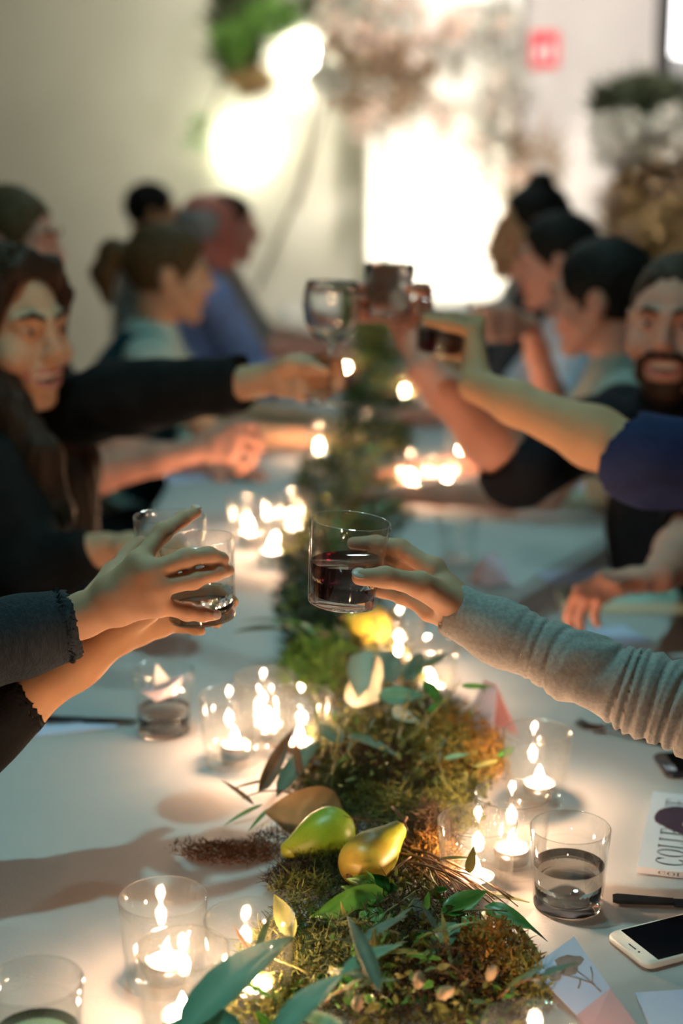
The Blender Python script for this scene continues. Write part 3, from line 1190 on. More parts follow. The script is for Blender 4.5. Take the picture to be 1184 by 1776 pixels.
def flat_strip(pts, ws, th, name, m, parent):
    V, Fq = [], []
    n = len(pts)
    for i, p in enumerate(pts):
        d = unit(V3(pts[min(i + 1, n - 1)]) - V3(pts[max(0, i - 1)]))
        s_ = np.array([-d[1], d[0], 0])
        for k, z in ((-1, 0), (1, 0), (1, th), (-1, th)):
            V.append(V3(p) + s_ * k * ws[i] / 2 + V3((0, 0, z)))
    for i in range(n - 1):
        for k in range(4):
            k2 = (k + 1) % 4
            Fq.append([i * 4 + k, i * 4 + k2, (i + 1) * 4 + k2, (i + 1) * 4 + k])
    Fq += [[0, 3, 2, 1], [(n - 1) * 4 + k for k in range(4)]]
    return mk(name, V, Fq, m, parent, False)


def knife(p0, p1, label):
    """p0 blade tip, p1 handle end"""
    d = V3(p1) - V3(p0)
    t = thing('table_knife', p0, label, 'knife')
    flat_strip([p0 + d * k for k in (0, 0.06, 0.2, 0.45)], [0.002, 0.010, 0.017, 0.015], 0.0018, 'blade', m_steel, t)
    flat_strip([p0 + d * k for k in (0.45, 0.5, 0.75, 0.96, 1)], [0.009, 0.009, 0.013, 0.015, 0.010], 0.004, 'handle', m_steel, t)


def fork(p0, p1, label):
    """p0 tine end, p1 handle end"""
    d = V3(p1) - V3(p0)
    s_ = unit((-d[1], d[0], 0))
    t = thing('table_fork', p0, label, 'fork')
    for k in (-1.5, -0.5, 0.5, 1.5):
        flat_strip([p0 + s_ * k * 0.006 + V3((0, 0, 0.006)), p0 + d * 0.12 + s_ * k * 0.006 + V3((0, 0, 0.001)), p0 + d * 0.25 + s_ * k * 0.005 + V3((0, 0, 0.003))], [0.0015, 0.003, 0.0035], 0.0018, 'tine', m_steel, t)
    flat_strip([p0 + d * 0.24 + V3((0, 0, 0.003)), p0 + d * 0.30 + V3((0, 0, 0.004)), p0 + d * 0.38 + V3((0, 0, 0.009)), p0 + d * 0.7 + V3((0, 0, 0.005)), p0 + d + V3((0, 0, 0.0))], [0.023, 0.02, 0.006, 0.010, 0.013], 0.0025, 'handle', m_steel, t)


zt = TZ + 0.0004
knife(T(1255, 1572, zt), T(1062, 1561, zt), 'dark steel knife lying between the magazine and the white phone')
fork(T(1000, 1258, zt), T(1150, 1292, zt), 'dark fork lying just below the grey sleeve')
knife(T(240, 1252, zt + 0.0015), T(30, 1248, zt + 0.0015), 'dark knife lying on the left below the black cuff')

# ------------------------------------------------------------------ magazine
A, B = T(1104, 1514), T(1131, 1382)            # near-left and far-left corners
uu = unit(B - A)
rr = np.array([uu[1], -uu[0], 0])
ML = np.linalg.norm(B - A)
MW, MH = ML * 0.78, 0.007
t = thing('magazine', A + V3((0, 0, 0.0004)), 'white magazine titled COLLECTIVE with a dark-haired portrait, at right edge', 'magazine')
o0 = A + V3((0, 0, 0.0004))


def mg(u, v_, z=0.0):
    return o0 + uu * u * ML + rr * v_ * MW + V3((0, 0, z))


m_mag = mat('magazine_paper', (0.72, 0.75, 0.82), 0.35, var=(0.66, 0.72, 0.84), scale=7)
m_ink = mat('ink_black', (0.02, 0.02, 0.03), 0.5)
slab([mg(0, 1), mg(1, 1), mg(1, 0), mg(0, 0)][::-1], MH, m_mag, 'cover', t)


def glyph(ch):
    """serif capitals as closed quads in a unit-high cell; returns (quads, advance)"""
    Q = []
    bx_ = lambda x0, y0, x1, y1: Q.append([(x0, y0), (x1, y0), (x1, y1), (x0, y1)])
    if ch in 'CO':
        w_ = 0.62
        a0, a1 = (40, 320) if ch == 'C' else (0, 360)
        n = 22
        for i in range(n):
            p = []
            for j, rin_ in ((i, 0), (i + 1, 0), (i + 1, 1), (i, 1)):
                a = math.radians(a0 + (a1 - a0) * j / n)
                tx = 0.10 if rin_ else 0
                ty = 0.03 if rin_ else 0
                p.append((w_ / 2 + (w_ / 2 - tx) * math.cos(a), 0.5 + (0.5 - ty) * math.sin(a)))
            Q.append(p)
        if ch == 'C':
            bx_(0.50, 0.70, 0.54, 0.97)
            bx_(0.50, 0.06, 0.53, 0.2)
        return Q, w_ + 0.1
    if ch in 'LE':
        bx_(0.08, 0.0, 0.18, 1.0)
        bx_(0.0, 0.0, 0.5, 0.035)
        bx_(0.46, 0.0, 0.5, 0.22)
        bx_(0.0, 0.965, 0.26, 1.0)
        if ch == 'E':
            bx_(0.26, 0.965, 0.48, 1.0)
            bx_(0.44, 0.8, 0.48, 1.0)
            bx_(0.18, 0.49, 0.36, 0.525)
            bx_(0.34, 0.4, 0.375, 0.61)
        return Q, 0.58
    if ch == 'T':
        bx_(0.22, 0, 0.32, 1.0)
        bx_(0.0, 0.965, 0.54, 1.0)
        bx_(0.0, 0.76, 0.035, 1.0)
        bx_(0.505, 0.76, 0.54, 1.0)
        bx_(0.12, 0, 0.42, 0.035)
        return Q, 0.6
    if ch == 'I':
        bx_(0.08, 0, 0.18, 1)
        bx_(0, 0, 0.26, 0.035)
        bx_(0, 0.965, 0.26, 1)
        return Q, 0.34
    if ch == 'V':
        Q.append([(0.24, 0), (0.30, 0), (0.16, 1), (0.05, 1)])
        Q.append([(0.27, 0), (0.30, 0), (0.52, 1), (0.48, 1)])
        bx_(0, 0.965, 0.22, 1)
        bx_(0.40, 0.965, 0.58, 1)
        return Q, 0.62
    return Q, 0.4


def write(text, fn, parent, name, m, th=0.0002, track=0.0):
    """fn(x, y) -> world point on the surface; one mesh for the printed word"""
    V, Fq, x = [], [], 0.0
    quads = []
    for ch in text:
        q, adv = glyph(ch)
        quads += [[(px + x, py) for px, py in p] for p in q]
        x += adv + track
    for p in quads:
        n = len(V)
        V += [fn(px / x, py) for px, py in p]
        Fq.append([n, n + 1, n + 2, n + 3])
    return mk(name, V, Fq, m, parent, False)


write('COLLECTIVE', lambda x, y: mg(0.06 + 0.86 * x, 0.30 - 0.19 * y, MH + 0.0003), t, 'cover_title', m_ink)
write('COLLECTIVE', lambda x, y: mg(0, 0.14 + 0.5 * x) + V3((0, 0, 0.0015 + 0.004 * y)) - uu * 0.0003, t, 'spine_title', m_ink)
fnm = lambda u, v_: mg(u, v_, MH + 0.0005)
m_ph = mat('print_hair', (0.035, 0.012, 0.03), 0.5, var=(0.06, 0.02, 0.05), scale=60)
m_pf = mat('print_face', (0.62, 0.45, 0.46), 0.5, var=(0.68, 0.52, 0.52), scale=30)
blob_slab((0.66, 0.20), 0.15, 0.15, 'portrait_hair', m_ph, t, fnm, 0.05)
blob_slab((0.62, 0.46), 0.20, 0.34, 'portrait_hair', m_ph, t, lambda u, v_: mg(u, v_, MH + 0.0004), 0.06)
blob_slab((0.59, 0.52), 0.10, 0.27, 'portrait_face', m_pf, t, lambda u, v_: mg(u, v_, MH + 0.0008), 0.03)
for u in (0.56, 0.64):
    blob_slab((u, 0.46), 0.014, 0.03, 'portrait_eye', m_ph, t, lambda u_, v_: mg(u_, v_, MH + 0.0011), 0.0)
    blob_slab((u, 0.39), 0.026, 0.008, 'portrait_brow', m_ph, t, lambda u_, v_: mg(u_, v_, MH + 0.0011), 0.0)


# ================================================================== garland
m_moss = mat('moss_green', (0.10, 0.115, 0.018), 0.8, var=(0.045, 0.06, 0.01), scale=14)
m_moss_y = mat('moss_yellow', (0.26, 0.25, 0.045), 0.8, var=(0.15, 0.16, 0.03), scale=14)
m_moss_b = mat('moss_brown', (0.09, 0.05, 0.022), 0.85, var=(0.05, 0.03, 0.015), scale=14)
m_moss_o = mat('moss_orange', (0.36, 0.16, 0.02), 0.8, var=(0.26, 0.17, 0.03), scale=14)
m_lgreen = mat('leaf_green', (0.055, 0.19, 0.025), 0.35, var=(0.08, 0.25, 0.04), scale=3, sss=0.0)
m_lteal = mat('leaf_teal', (0.13, 0.33, 0.21), 0.5, var=(0.18, 0.40, 0.28), scale=3)
m_lolive = mat('leaf_olive', (0.16, 0.17, 0.035), 0.5, var=(0.22, 0.22, 0.06), scale=3)
m_ldry = mat('leaf_dry', (0.11, 0.055, 0.025), 0.6, var=(0.18, 0.10, 0.05), scale=3)
m_lpale = mat('leaf_pale', (0.45, 0.44, 0.30), 0.55, var=(0.52, 0.48, 0.36), scale=3)
m_lgrey = mat('leaf_greygreen', (0.13, 0.17, 0.11), 0.55, var=(0.19, 0.23, 0.15), scale=3)
m_twig = mat('twig', (0.17, 0.085, 0.04), 0.7, var=(0.26, 0.14, 0.07), scale=30)
m_twig_g = mat('twig_green', (0.20, 0.20, 0.06), 0.6, var=(0.26, 0.22, 0.08), scale=30)

GP = [(1800, 690, 285), (1700, 705, 235), (1620, 690, 205), (1560, 690, 165), (1500, 660, 150), (1430, 660, 165), (1370, 670, 190), (1310, 675, 195), (1240, 680, 150),
      (1180, 650, 120), (1120, 605, 115), (1040, 570, 90), (960, 560, 75), (890, 600, 115), (820, 610, 100), (760, 630, 85), (700, 655, 62), (640, 650, 45), (580, 645, 36), (530, 640, 26), (505, 635, 20)]
GW = []
for py, cx, hw in GP:
    p = T(cx, py, TZ + 0.02)
    dp = float((p - CAM) @ FWD)
    GW.append((p[1], p[0], hw * dp / FPX))
GW = np.array(sorted(GW))


def gpath(y):
    return np.interp(y, GW[:, 0], GW[:, 1]), np.interp(y, GW[:, 0], GW[:, 2])


def gpoints(n, y0, y1, hmax=0.05, fill=0.95, bias=None, q=1.0):
    y = npr.uniform(y0, y1, n)
    c, hw = gpath(y)
    u = npr.uniform(-1, 1, n)
    if bias is not None:
        u = np.clip(bias + u * (1 - abs(bias)), -1, 1)
    x = c + u * hw * fill
    z = TZ + 0.002 + hmax * np.maximum(0.08, 1 - np.abs(u) ** 1.6) * npr.uniform(0, 1, n) ** q
    return np.stack([x, y, z], axis=1)


yb0, yb1 = GW[0, 0], GW[-1, 0]
gar = thing('garland', (0.0, 3.5, TZ), 'loose green garland of moss, leaves and twigs running down the table', 'garland')


def stuff(name, v, q, m):
    o = mk(name, v, q, m, gar)
    o['kind'] = 'stuff'
    return o


Y = lambda py: T(600, py, TZ + 0.02)[1]
# twiggy underlayer, moss mats and fine seed heads, thinner farther away
stuff('moss', *join_sdf([strands(gpoints(9000, yb0, Y(1230), 0.030, 0.85, q=1.3), 0.012, 0.0018, 0.9),
                         strands(gpoints(6000, Y(1230), Y(700), 0.05), 0.022, 0.0035, 0.9),
                         strands(gpoints(3500, Y(700), yb1, 0.06), 0.04, 0.007, 0.9)]), m_moss)
stuff('moss', *join_sdf([strands(gpoints(6500, yb0, Y(1250), 0.026, 0.80, q=1.2), 0.012, 0.0018, 0.7),
                         strands(gpoints(3500, Y(1250), Y(700), 0.04), 0.022, 0.0035, 0.9)]), m_moss_b)


def clump(px, py, rx, ry, n, ln, wd, m, hz=0.03, z0=0.004, up=0.9):
    c = T(px, py, TZ + z0)
    dp = float((c - CAM) @ FWD)
    sl = abs(float((c - CAM)[2])) / np.linalg.norm(c - CAM)
    a = npr.uniform(0, 2 * math.pi, n)
    r = npr.uniform(0, 1, n) ** 0.6
    pts = np.stack([c[0] + r * np.cos(a) * rx * dp / FPX, c[1] + r * np.sin(a) * ry * dp / FPX / sl, c[2] + hz * (1.05 - r * r) * npr.uniform(0, 1, n)], axis=1)
    return strands(pts, ln, wd, up), m


cl = {}
for args in [
    # moss around the pears
    (560, 1510, 75, 30, 1500, 0.011, 0.0016, m_moss, 0.022), (520, 1525, 60, 25, 1300, 0.010, 0.0015, m_moss_b, 0.018), (520, 1545, 50, 14, 350, 0.012, 0.0016, m_moss_y, 0.02),
    (690, 1435, 55, 35, 900, 0.010, 0.0015, m_moss_y, 0.05), (740, 1460, 55, 40, 1600, 0.010, 0.0016, m_moss_b, 0.045), (770, 1420, 60, 35, 900, 0.010, 0.0015, m_moss_y, 0.045),
    (750, 1490, 50, 40, 900, 0.010, 0.0015, m_moss_o, 0.03), (640, 1400, 50, 26, 900, 0.010, 0.0015, m_moss_y, 0.03), (590, 1370, 90, 35, 1200, 0.012, 0.0016, m_moss, 0.03),
    (650, 1350, 120, 50, 2600, 0.012, 0.0018, m_moss_b, 0.04), (640, 1310, 130, 50, 1800, 0.012, 0.0022, m_moss, 0.06), (760, 1330, 100, 50, 1500, 0.011, 0.002, m_moss_y, 0.06),
    (800, 1310, 80, 50, 1700, 0.007, 0.0028, m_moss_o, 0.065), (840, 1335, 45, 30, 700, 0.007, 0.0028, m_moss_o, 0.05), (700, 1280, 110, 50, 1100, 0.012, 0.002, m_moss, 0.07),
    (560, 1165, 80, 40, 1500, 0.016, 0.004, mat('moss_bright', (0.10, 0.22, 0.03), 0.7, var=(0.15, 0.28, 0.04), scale=14), 0.05), (560, 1100, 70, 40, 1000, 0.018, 0.004, g_dark, 0.06),
    (620, 960, 60, 50, 700, 0.02, 0.005, m_moss, 0.06),
    # brown moss spilled left of the pears
    (405, 1478, 90, 20, 1500, 0.008, 0.0014, mat('moss_rust', (0.12, 0.045, 0.018), 0.85, var=(0.17, 0.07, 0.03), scale=14), 0.003, 0.001, 0.2),
    (345, 1472, 60, 14, 200, 0.007, 0.0012, m_moss_b, 0.004), (470, 1462, 40, 18, 350, 0.008, 0.0014, m_moss_b, 0.01),
    # seed heads at the front right and the pale mass at the front left
    (850, 1690, 100, 60, 2300, 0.007, 0.0030, m_moss_o, 0.055), (780, 1730, 120, 50, 1300, 0.008, 0.0028, m_moss_b, 0.05), (900, 1720, 60, 40, 600, 0.008, 0.0025, m_moss_y, 0.04),
    (470, 1660, 60, 40, 800, 0.010, 0.0020, m_moss_y, 0.035), (430, 1740, 80, 40, 900, 0.010, 0.0022, m_moss_y, 0.03), (520, 1620, 60, 40, 800, 0.010, 0.0018, m_moss, 0.045),
    (620, 1690, 140, 60, 1500, 0.012, 0.0020, m_moss, 0.05), (700, 1640, 130, 40, 1200, 0.012, 0.0018, m_moss_b, 0.05)]:
    (vq, m) = clump(*args[:7], args[7], *args[8:])
    cl.setdefault(m.name, [m, []])[1].append(vq)
for nm, (m, lst) in cl.items():
    stuff('moss_tuft' if 'orange' not in nm else 'seed_heads', *join_sdf(lst), m)

# small oval leaflets in sprays (too small to pick apart)
def leaflets(pts, size, m, name):
    lv, lf = leaf_mesh(1, 0.5, 0.2, 0.2, ns=3)
    lf = np.array(lf)
    n = len(pts)
    A = npr.normal(size=(n, 3)); A[:, 2] = np.abs(A[:, 2]) * 0.5
    A /= np.linalg.norm(A, axis=1)[:, None]
    B = np.cross(A, npr.normal(size=(n, 3))); B /= np.linalg.norm(B, axis=1)[:, None]
    C = np.cross(A, B)
    s = size * npr.uniform(0.6, 1.3, n)
    V = pts[:, None, :] + s[:, None, None] * (lv[None, :, 0:1] * A[:, None] + lv[None, :, 1:2] * B[:, None] + lv[None, :, 2:3] * C[:, None])
    Q = (np.arange(n)[:, None, None] * len(lv) + lf[None]).reshape(-1, 4)
    return stuff(name, V.reshape(-1, 3), Q, m)


leaflets(gpoints(420, Y(1400), Y(1200), 0.075), 0.012, m_moss, 'leaflets')
leaflets(gpoints(220, Y(1400), Y(1200), 0.075), 0.012, m_lolive, 'leaflets')
leaflets(gpoints(320, yb0, Y(1560), 0.055), 0.014, m_lolive, 'leaflets')
leaflets(gpoints(200, yb0, Y(1560), 0.055), 0.016, m_lgreen, 'leaflets')
leaflets(gpoints(500, Y(1180), Y(700), 0.07), 0.028, m_lolive, 'leaflets')
leaflets(gpoints(300, Y(1180), Y(700), 0.08), 0.03, g_dark, 'leaflets')
leaflets(gpoints(260, Y(700), yb1, 0.08), 0.05, m_lolive, 'leaflets')
leaflets(gpoints(160, Y(700), yb1, 0.10), 0.05, g_mid, 'leaflets')

# ---- single leaves on sprigs
LEAFD = {}


def leaf_data(m, shape):
    key = (m.name, shape)
    if key not in LEAFD:
        W, fold, droop = {'lance': (0.17, 0.3, 0.22), 'wide': (0.36, 0.25, 0.16), 'thin': (0.10, 0.3, 0.12), 'round': (0.55, 0.3, 0.25), 'curl': (0.22, 0.9, -0.35)}[shape]
        LEAFD[key] = mesh_data('leaf_' + shape, *leaf_mesh(1, W, fold, droop, ns=8), True, [m])
    return LEAFD[key]


def leaf(base, tip, m, shape='lance', parent=None, nrm=(0, -0.3, 1), name='leaf'):
    base, tip = V3(base), V3(tip)
    L = np.linalg.norm(tip - base)
    x = unit(tip - base)
    y = unit(np.cross(V3(nrm), x))
    z = np.cross(x, y)
    o = bpy.data.objects.new(name, leaf_data(m, shape))
    link(o, parent)
    og = ORG[(parent or gar).name]
    o.matrix_local = mat4(np.stack([x, y, z], axis=1) * L, base - og)
    return o


def sprig(pts, r, m):
    o = mk('sprig', *tube(pts, list(np.linspace(r, r * 0.45, len(pts))), 6), m, gar)
    return o


def leafy(pts, r, mt, n, ln, mleafs, shape, spread=0.9, side=None, up=0.25):
    st = sprig(pts, r, mt)
    for i in range(n):
        k = (i + 0.7) / n * (len(pts) - 1)
        j = min(int(k), len(pts) - 2)
        p = pts[j] + (pts[j + 1] - pts[j]) * (k - j)
        d = unit(pts[j + 1] - pts[j])
        s = np.cross(d, V3((0, 0, 1)))
        sg = (1 if i % 2 else -1)
        dr = unit(d * rnd.uniform(0.4, 1.0) + s * sg * spread * rnd.uniform(0.6, 1.2) + V3((0, 0, rnd.uniform(-0.3, 1) * up)))
        L = ln * rnd.uniform(0.7, 1.25)
        tip = p + dr * L
        tip[2] = max(tip[2], TZ + 0.006)
        leaf(p, tip, rnd.choice(mleafs), shape, st, (rnd.uniform(-0.4, 0.4), rnd.uniform(-0.6, 0.2), 1))
    return st


Tz = lambda px, py, z: T(px, py, TZ + z)
# big blurred teal sprig at the very front
s1 = sprig(bez(Tz(250, 1830, 0.05), Tz(400, 1780, 0.08), Tz(560, 1800, 0.07)), 0.002, m_twig_g)
leaf(Tz(310, 1800, 0.08), Tz(512, 1548, 0.10), m_lteal, 'lance', s1)
leaf(Tz(470, 1810, 0.085), Tz(600, 1640, 0.10), m_lteal, 'lance', s1)
leaf(Tz(590, 1690, 0.075), Tz(700, 1610, 0.085), m_lteal, 'lance', s1)
leaf(Tz(420, 1790, 0.08), Tz(250, 1766, 0.06), m_lteal, 'wide', s1)
leaf(Tz(600, 1790, 0.08), Tz(480, 1725, 0.07), m_lteal, 'lance', s1)
leaf(Tz(640, 1700, 0.08), Tz(560, 1660, 0.07), m_lgrey, 'lance', s1)
leaf(Tz(660, 1720, 0.09), Tz(600, 1560, 0.10), m_lgrey, 'thin', s1)
leaf(Tz(620, 1640, 0.07), Tz(705, 1570, 0.09), m_lgrey, 'lance', s1)
# glossy green leaves in front of the pears
s2 = sprig(bez(Tz(640, 1600, 0.03), Tz(690, 1570, 0.045), Tz(720, 1545, 0.05)), 0.0015, m_twig_g)
leaf(Tz(690, 1540, 0.045), Tz(598, 1524, 0.050), m_lgreen, 'wide', s2, (0.1, -1.2, 0.6))
leaf(Tz(672, 1548, 0.045), Tz(540, 1586, 0.035), m_lgreen, 'wide', s2, (0, -0.9, 0.7))
leaf(Tz(650, 1570, 0.04), Tz(640, 1640, 0.03), m_lgreen, 'wide', s2)
leaf(Tz(700, 1560, 0.04), Tz(770, 1600, 0.04), g_dark, 'wide', s2)
s3 = sprig(bez(Tz(730, 1600, 0.03), Tz(800, 1570, 0.04), Tz(880, 1580, 0.045)), 0.0015, m_twig_g)
leaf(Tz(765, 1582, 0.04), Tz(850, 1542, 0.05), m_lgreen, 'wide', s3, (0, -1, 0.6))
leaf(Tz(840, 1572, 0.04), Tz(925, 1606, 0.035), m_lgreen, 'wide', s3, (0, -0.8, 0.8))
leaf(Tz(800, 1590, 0.04), Tz(870, 1640, 0.03), m_lgreen, 'wide', s3)
leaf(Tz(790, 1600, 0.045), Tz(740, 1660, 0.04), m_lteal, 'wide', s3)
leaf(Tz(880, 1590, 0.03), Tz(945, 1660, 0.02), m_lolive, 'thin', s3)
leaf(Tz(860, 1600, 0.03), Tz(935, 1680, 0.015), g_dark, 'thin', s3)
leaf(Tz(880, 1580, 0.03), Tz(950, 1625, 0.02), g_dark, 'thin', s3)
# thin leaves over the left candles
s4 = sprig(bez(Tz(540, 1690, 0.03), Tz(480, 1660, 0.04), Tz(430, 1650, 0.05)), 0.0012, m_twig_g)
leaf(Tz(510, 1625, 0.045), Tz(470, 1545, 0.07), m_lolive, 'wide', s4, (0, -1, 0.4))
leaf(Tz(440, 1660, 0.05), Tz(474, 1572, 0.07), m_lolive, 'thin', s4, (0, -1, 0.4))
leaf(Tz(450, 1672, 0.045), Tz(398, 1600, 0.06), m_ldry, 'thin', s4, (0, -1, 0.4))
leaf(Tz(470, 1730, 0.04), Tz(405, 1690, 0.045), m_lgreen, 'thin', s4)
leaf(Tz(430, 1700, 0.04), Tz(360, 1690, 0.04), m_lolive, 'thin', s4)
leaf(Tz(405, 1740, 0.04), Tz(415, 1665, 0.04), m_lolive, 'thin', s4)
# bundle of bare brown twigs right of the pears
for i in range(16):
    a0 = Tz(rnd.uniform(690, 740), rnd.uniform(1470, 1500), rnd.uniform(0.01, 0.04))
    e0 = Tz(rnd.uniform(770, 910), 0, 0) if False else Tz(770 + i * 9 + rnd.uniform(-8, 8), 1575 - abs(i - 8) * 1.5 + rnd.uniform(-14, 10), rnd.uniform(0.006, 0.03))
    sprig(bez(a0, (a0 + e0) / 2 + V3((rnd.uniform(-0.01, 0.01), 0.0, 0.018)), e0, 7), 0.0013, m_twig)
leaf(Tz(800, 1545, 0.02), Tz(921, 1554, 0.012), m_lolive, 'thin', sprig(bez(Tz(740, 1500, 0.03), Tz(790, 1530, 0.03), Tz(830, 1548, 0.02)), 0.0012, m_twig_g))
leaf(Tz(760, 1490, 0.05), Tz(835, 1482, 0.045), m_lolive, 'thin', gar)
leaf(Tz(812, 1515, 0.03), Tz(822, 1470, 0.06), m_lolive, 'wide', gar, (0, -1, 0.3))
sprig(bez(Tz(660, 1532, 0.035), Tz(690, 1500, 0.07), Tz(712, 1486, 0.06)), 0.002, m_twig)
sprig(bez(Tz(560, 1395, 0.05), Tz(610, 1430, 0.06), Tz(660, 1422, 0.06)), 0.0006, m_twig)
sprig(bez(Tz(680, 1400, 0.06), Tz(700, 1418, 0.07), Tz(707, 1440, 0.06)), 0.0018, m_ldry)
# curled dry leaves left of the trio, dry wide leaf behind the pear
s5 = sprig(bez(Tz(520, 1380, 0.02), Tz(470, 1360, 0.03), Tz(420, 1385, 0.02)), 0.0015, m_ldry)
leaf(Tz(448, 1375, 0.02), Tz(478, 1283, 0.05), m_ldry, 'curl', s5, (0.5, -1, 0.3))
leaf(Tz(470, 1352, 0.02), Tz(400, 1362, 0.02), m_ldry, 'thin', s5)
leaf(Tz(440, 1395, 0.012), Tz(384, 1345, 0.03), m_ldry, 'thin', s5)
leaf(Tz(455, 1395, 0.012), Tz(388, 1424, 0.006), m_lgreen, 'thin', s5)
leaf(Tz(470, 1400, 0.012), Tz(430, 1435, 0.006), m_lgreen, 'thin', s5)
leaf(Tz(520, 1350, 0.03), Tz(505, 1290, 0.06), m_ldry, 'curl', s5, (0.5, -1, 0.3))
leaf(Tz(560, 1330, 0.03), Tz(468, 1272, 0.05), m_ldry, 'lance', s5)
leaf(Tz(480, 1380, 0.02), Tz(560, 1245, 0.07), m_lgrey, 'lance', s5)
leaf(Tz(590, 1290, 0.05), Tz(545, 1240, 0.06), m_lgrey, 'wide', s5)
v, f = leaf_mesh(1, 0.72, 0.15, 0.1, ns=8)
v[:, 2] += 0.22 * np.cos(v[:, 1] * 3.2) + 0.05 * np.sin(v[:, 0] * 9)
dl_ = mesh_data('dry_leaf', v, f, True, [mat('leaf_brown_big', (0.26, 0.16, 0.075), 0.5, var=(0.36, 0.26, 0.12), scale=3)])
LEAFD[('dryleaf', 'big')] = dl_
o = bpy.data.objects.new('dry_leaf', dl_)
link(o, gar)
b0, t0 = Tz(600, 1418, 0.012), Tz(462, 1412, 0.012)
x = unit(t0 - b0); y = unit(np.cross(V3((0, -0.9, 0.6)), x)); z = np.cross(x, y)
o.matrix_local = mat4(np.stack([x, y, z], axis=1) * np.linalg.norm(t0 - b0), b0 - ORG['garland'])
# pale and teal leaves further up the middle
s6 = sprig(bez(Tz(600, 1250, 0.05), Tz(660, 1200, 0.09), Tz(720, 1120, 0.10)), 0.0016, m_twig_g)
leaf(Tz(632, 1128, 0.10), Tz(637, 1224, 0.07), m_lpale, 'wide', s6, (0, -1, 0.2))
leaf(Tz(655, 1215, 0.08), Tz(600, 1130, 0.08), m_lpale, 'wide', s6, (0, -1, 0.2))
leaf(Tz(655, 1207, 0.085), Tz(738, 1203, 0.085), m_lteal, 'wide', s6, (0, -1, 0.5))
leaf(Tz(660, 1185, 0.08), Tz(690, 1110, 0.10), m_lgrey, 'wide', s6, (0, -1, 0.3))
leaf(Tz(700, 1180, 0.08), Tz(760, 1110, 0.09), m_lgrey, 'lance', s6, (0, -1, 0.3))
leaf(Tz(720, 1160, 0.09), Tz(790, 1130, 0.10), m_lgrey, 'lance', s6, (0, -1, 0.3))
leaf(Tz(680, 1230, 0.07), Tz(720, 1250, 0.07), m_lpale, 'wide', s6, (0, -1, 0.3))
s7 = sprig(bez(Tz(700, 1290, 0.05), Tz(760, 1230, 0.09), Tz(800, 1180, 0.11)), 0.0014, m_twig_g)
leaf(Tz(798, 1189, 0.10), Tz(854, 1191, 0.10), m_lgreen, 'lance', s7, (0, -1, 0.4))
leaf(Tz(760, 1215, 0.09), Tz(725, 1160, 0.10), m_lgreen, 'lance', s7, (0, -1, 0.4))
leaf(Tz(740, 1235, 0.08), Tz(778, 1205, 0.09), m_lgreen, 'lance', s7, (0, -1, 0.4))
leaf(Tz(770, 1315, 0.06), Tz(820, 1305, 0.06), m_lteal, 'lance', s7, (0, -1, 0.5))
leaf(Tz(862, 1312, 0.05), Tz(905, 1289, 0.05), m_lgreen, 'lance', s7, (0, -1, 0.5))
leaf(Tz(820, 1330, 0.05), Tz(875, 1315, 0.05), m_lolive, 'lance', s7, (0, -1, 0.5))
leaf(Tz(600, 1275, 0.05), Tz(690, 1292, 0.06), m_lgrey, 'lance', s7)
# fern-like stems in the middle
for i in range(16):
    b0 = Tz(rnd.uniform(540, 800), rnd.uniform(1290, 1390), 0.01)
    e0 = b0 + V3((rnd.uniform(-0.05, 0.07), rnd.uniform(-0.01, 0.05), rnd.uniform(0.05, 0.09)))
    leafy(bez(b0, (b0 + e0) / 2 + V3((0, 0, 0.015)), e0, 6), 0.0009, m_twig_g, 5, 0.018, [m_lolive, m_lgrey, m_lgreen], 'lance')
for i in range(9):
    b0 = Tz(rnd.uniform(520, 880), rnd.uniform(1640, 1760), 0.03)
    e0 = b0 + V3((rnd.uniform(-0.06, 0.06), rnd.uniform(-0.03, 0.05), rnd.uniform(0.015, 0.04)))
    leafy(bez(b0, (b0 + e0) / 2 + V3((0, 0, 0.01)), e0, 6), 0.0011, m_twig, 5, 0.032, [m_lolive, m_lgrey, g_dark, m_lgreen], 'lance')
for i in range(12):
    py = rnd.uniform(640, 1130)
    y0 = Y(py)
    c, hw = gpath(y0)
    b0 = V3((c + rnd.uniform(-0.5, 0.5) * hw, y0, TZ + 0.03))
    e0 = b0 + V3((rnd.uniform(-0.10, 0.10), rnd.uniform(-0.16, 0.10), rnd.uniform(0.03, 0.08)))
    leafy(bez(b0, (b0 + e0) / 2 + V3((0, 0, 0.02)), e0, 6), 0.0016, m_twig_g, 6, 0.06, [m_lolive, m_lteal, g_dark, m_lgreen], 'lance')
# seed pods at the front
pv, pf = lathe([(0.0002, -0.5), (0.14, -0.44), (0.3, -0.2), (0.32, 0.05), (0.24, 0.3), (0.1, 0.47), (0.0002, 0.5)], 14)
m_pod = mat('seed_pod', (0.28, 0.19, 0.10), 0.6, var=(0.36, 0.26, 0.15), scale=30)
for px, py, s, d in ((852, 1688, 0.015, (0.5, 0.2, 1)), (772, 1722, 0.017, (0.8, 0.1, 0.5)), (726, 1700, 0.016, (0.1, 0.3, 1)), (620, 1740, 0.015, (0.2, 0.3, 1))):
    R = frame(d)
    mk('seed_pod', pv @ R.T * s + Tz(px, py, 0.065), pf, m_pod, gar)

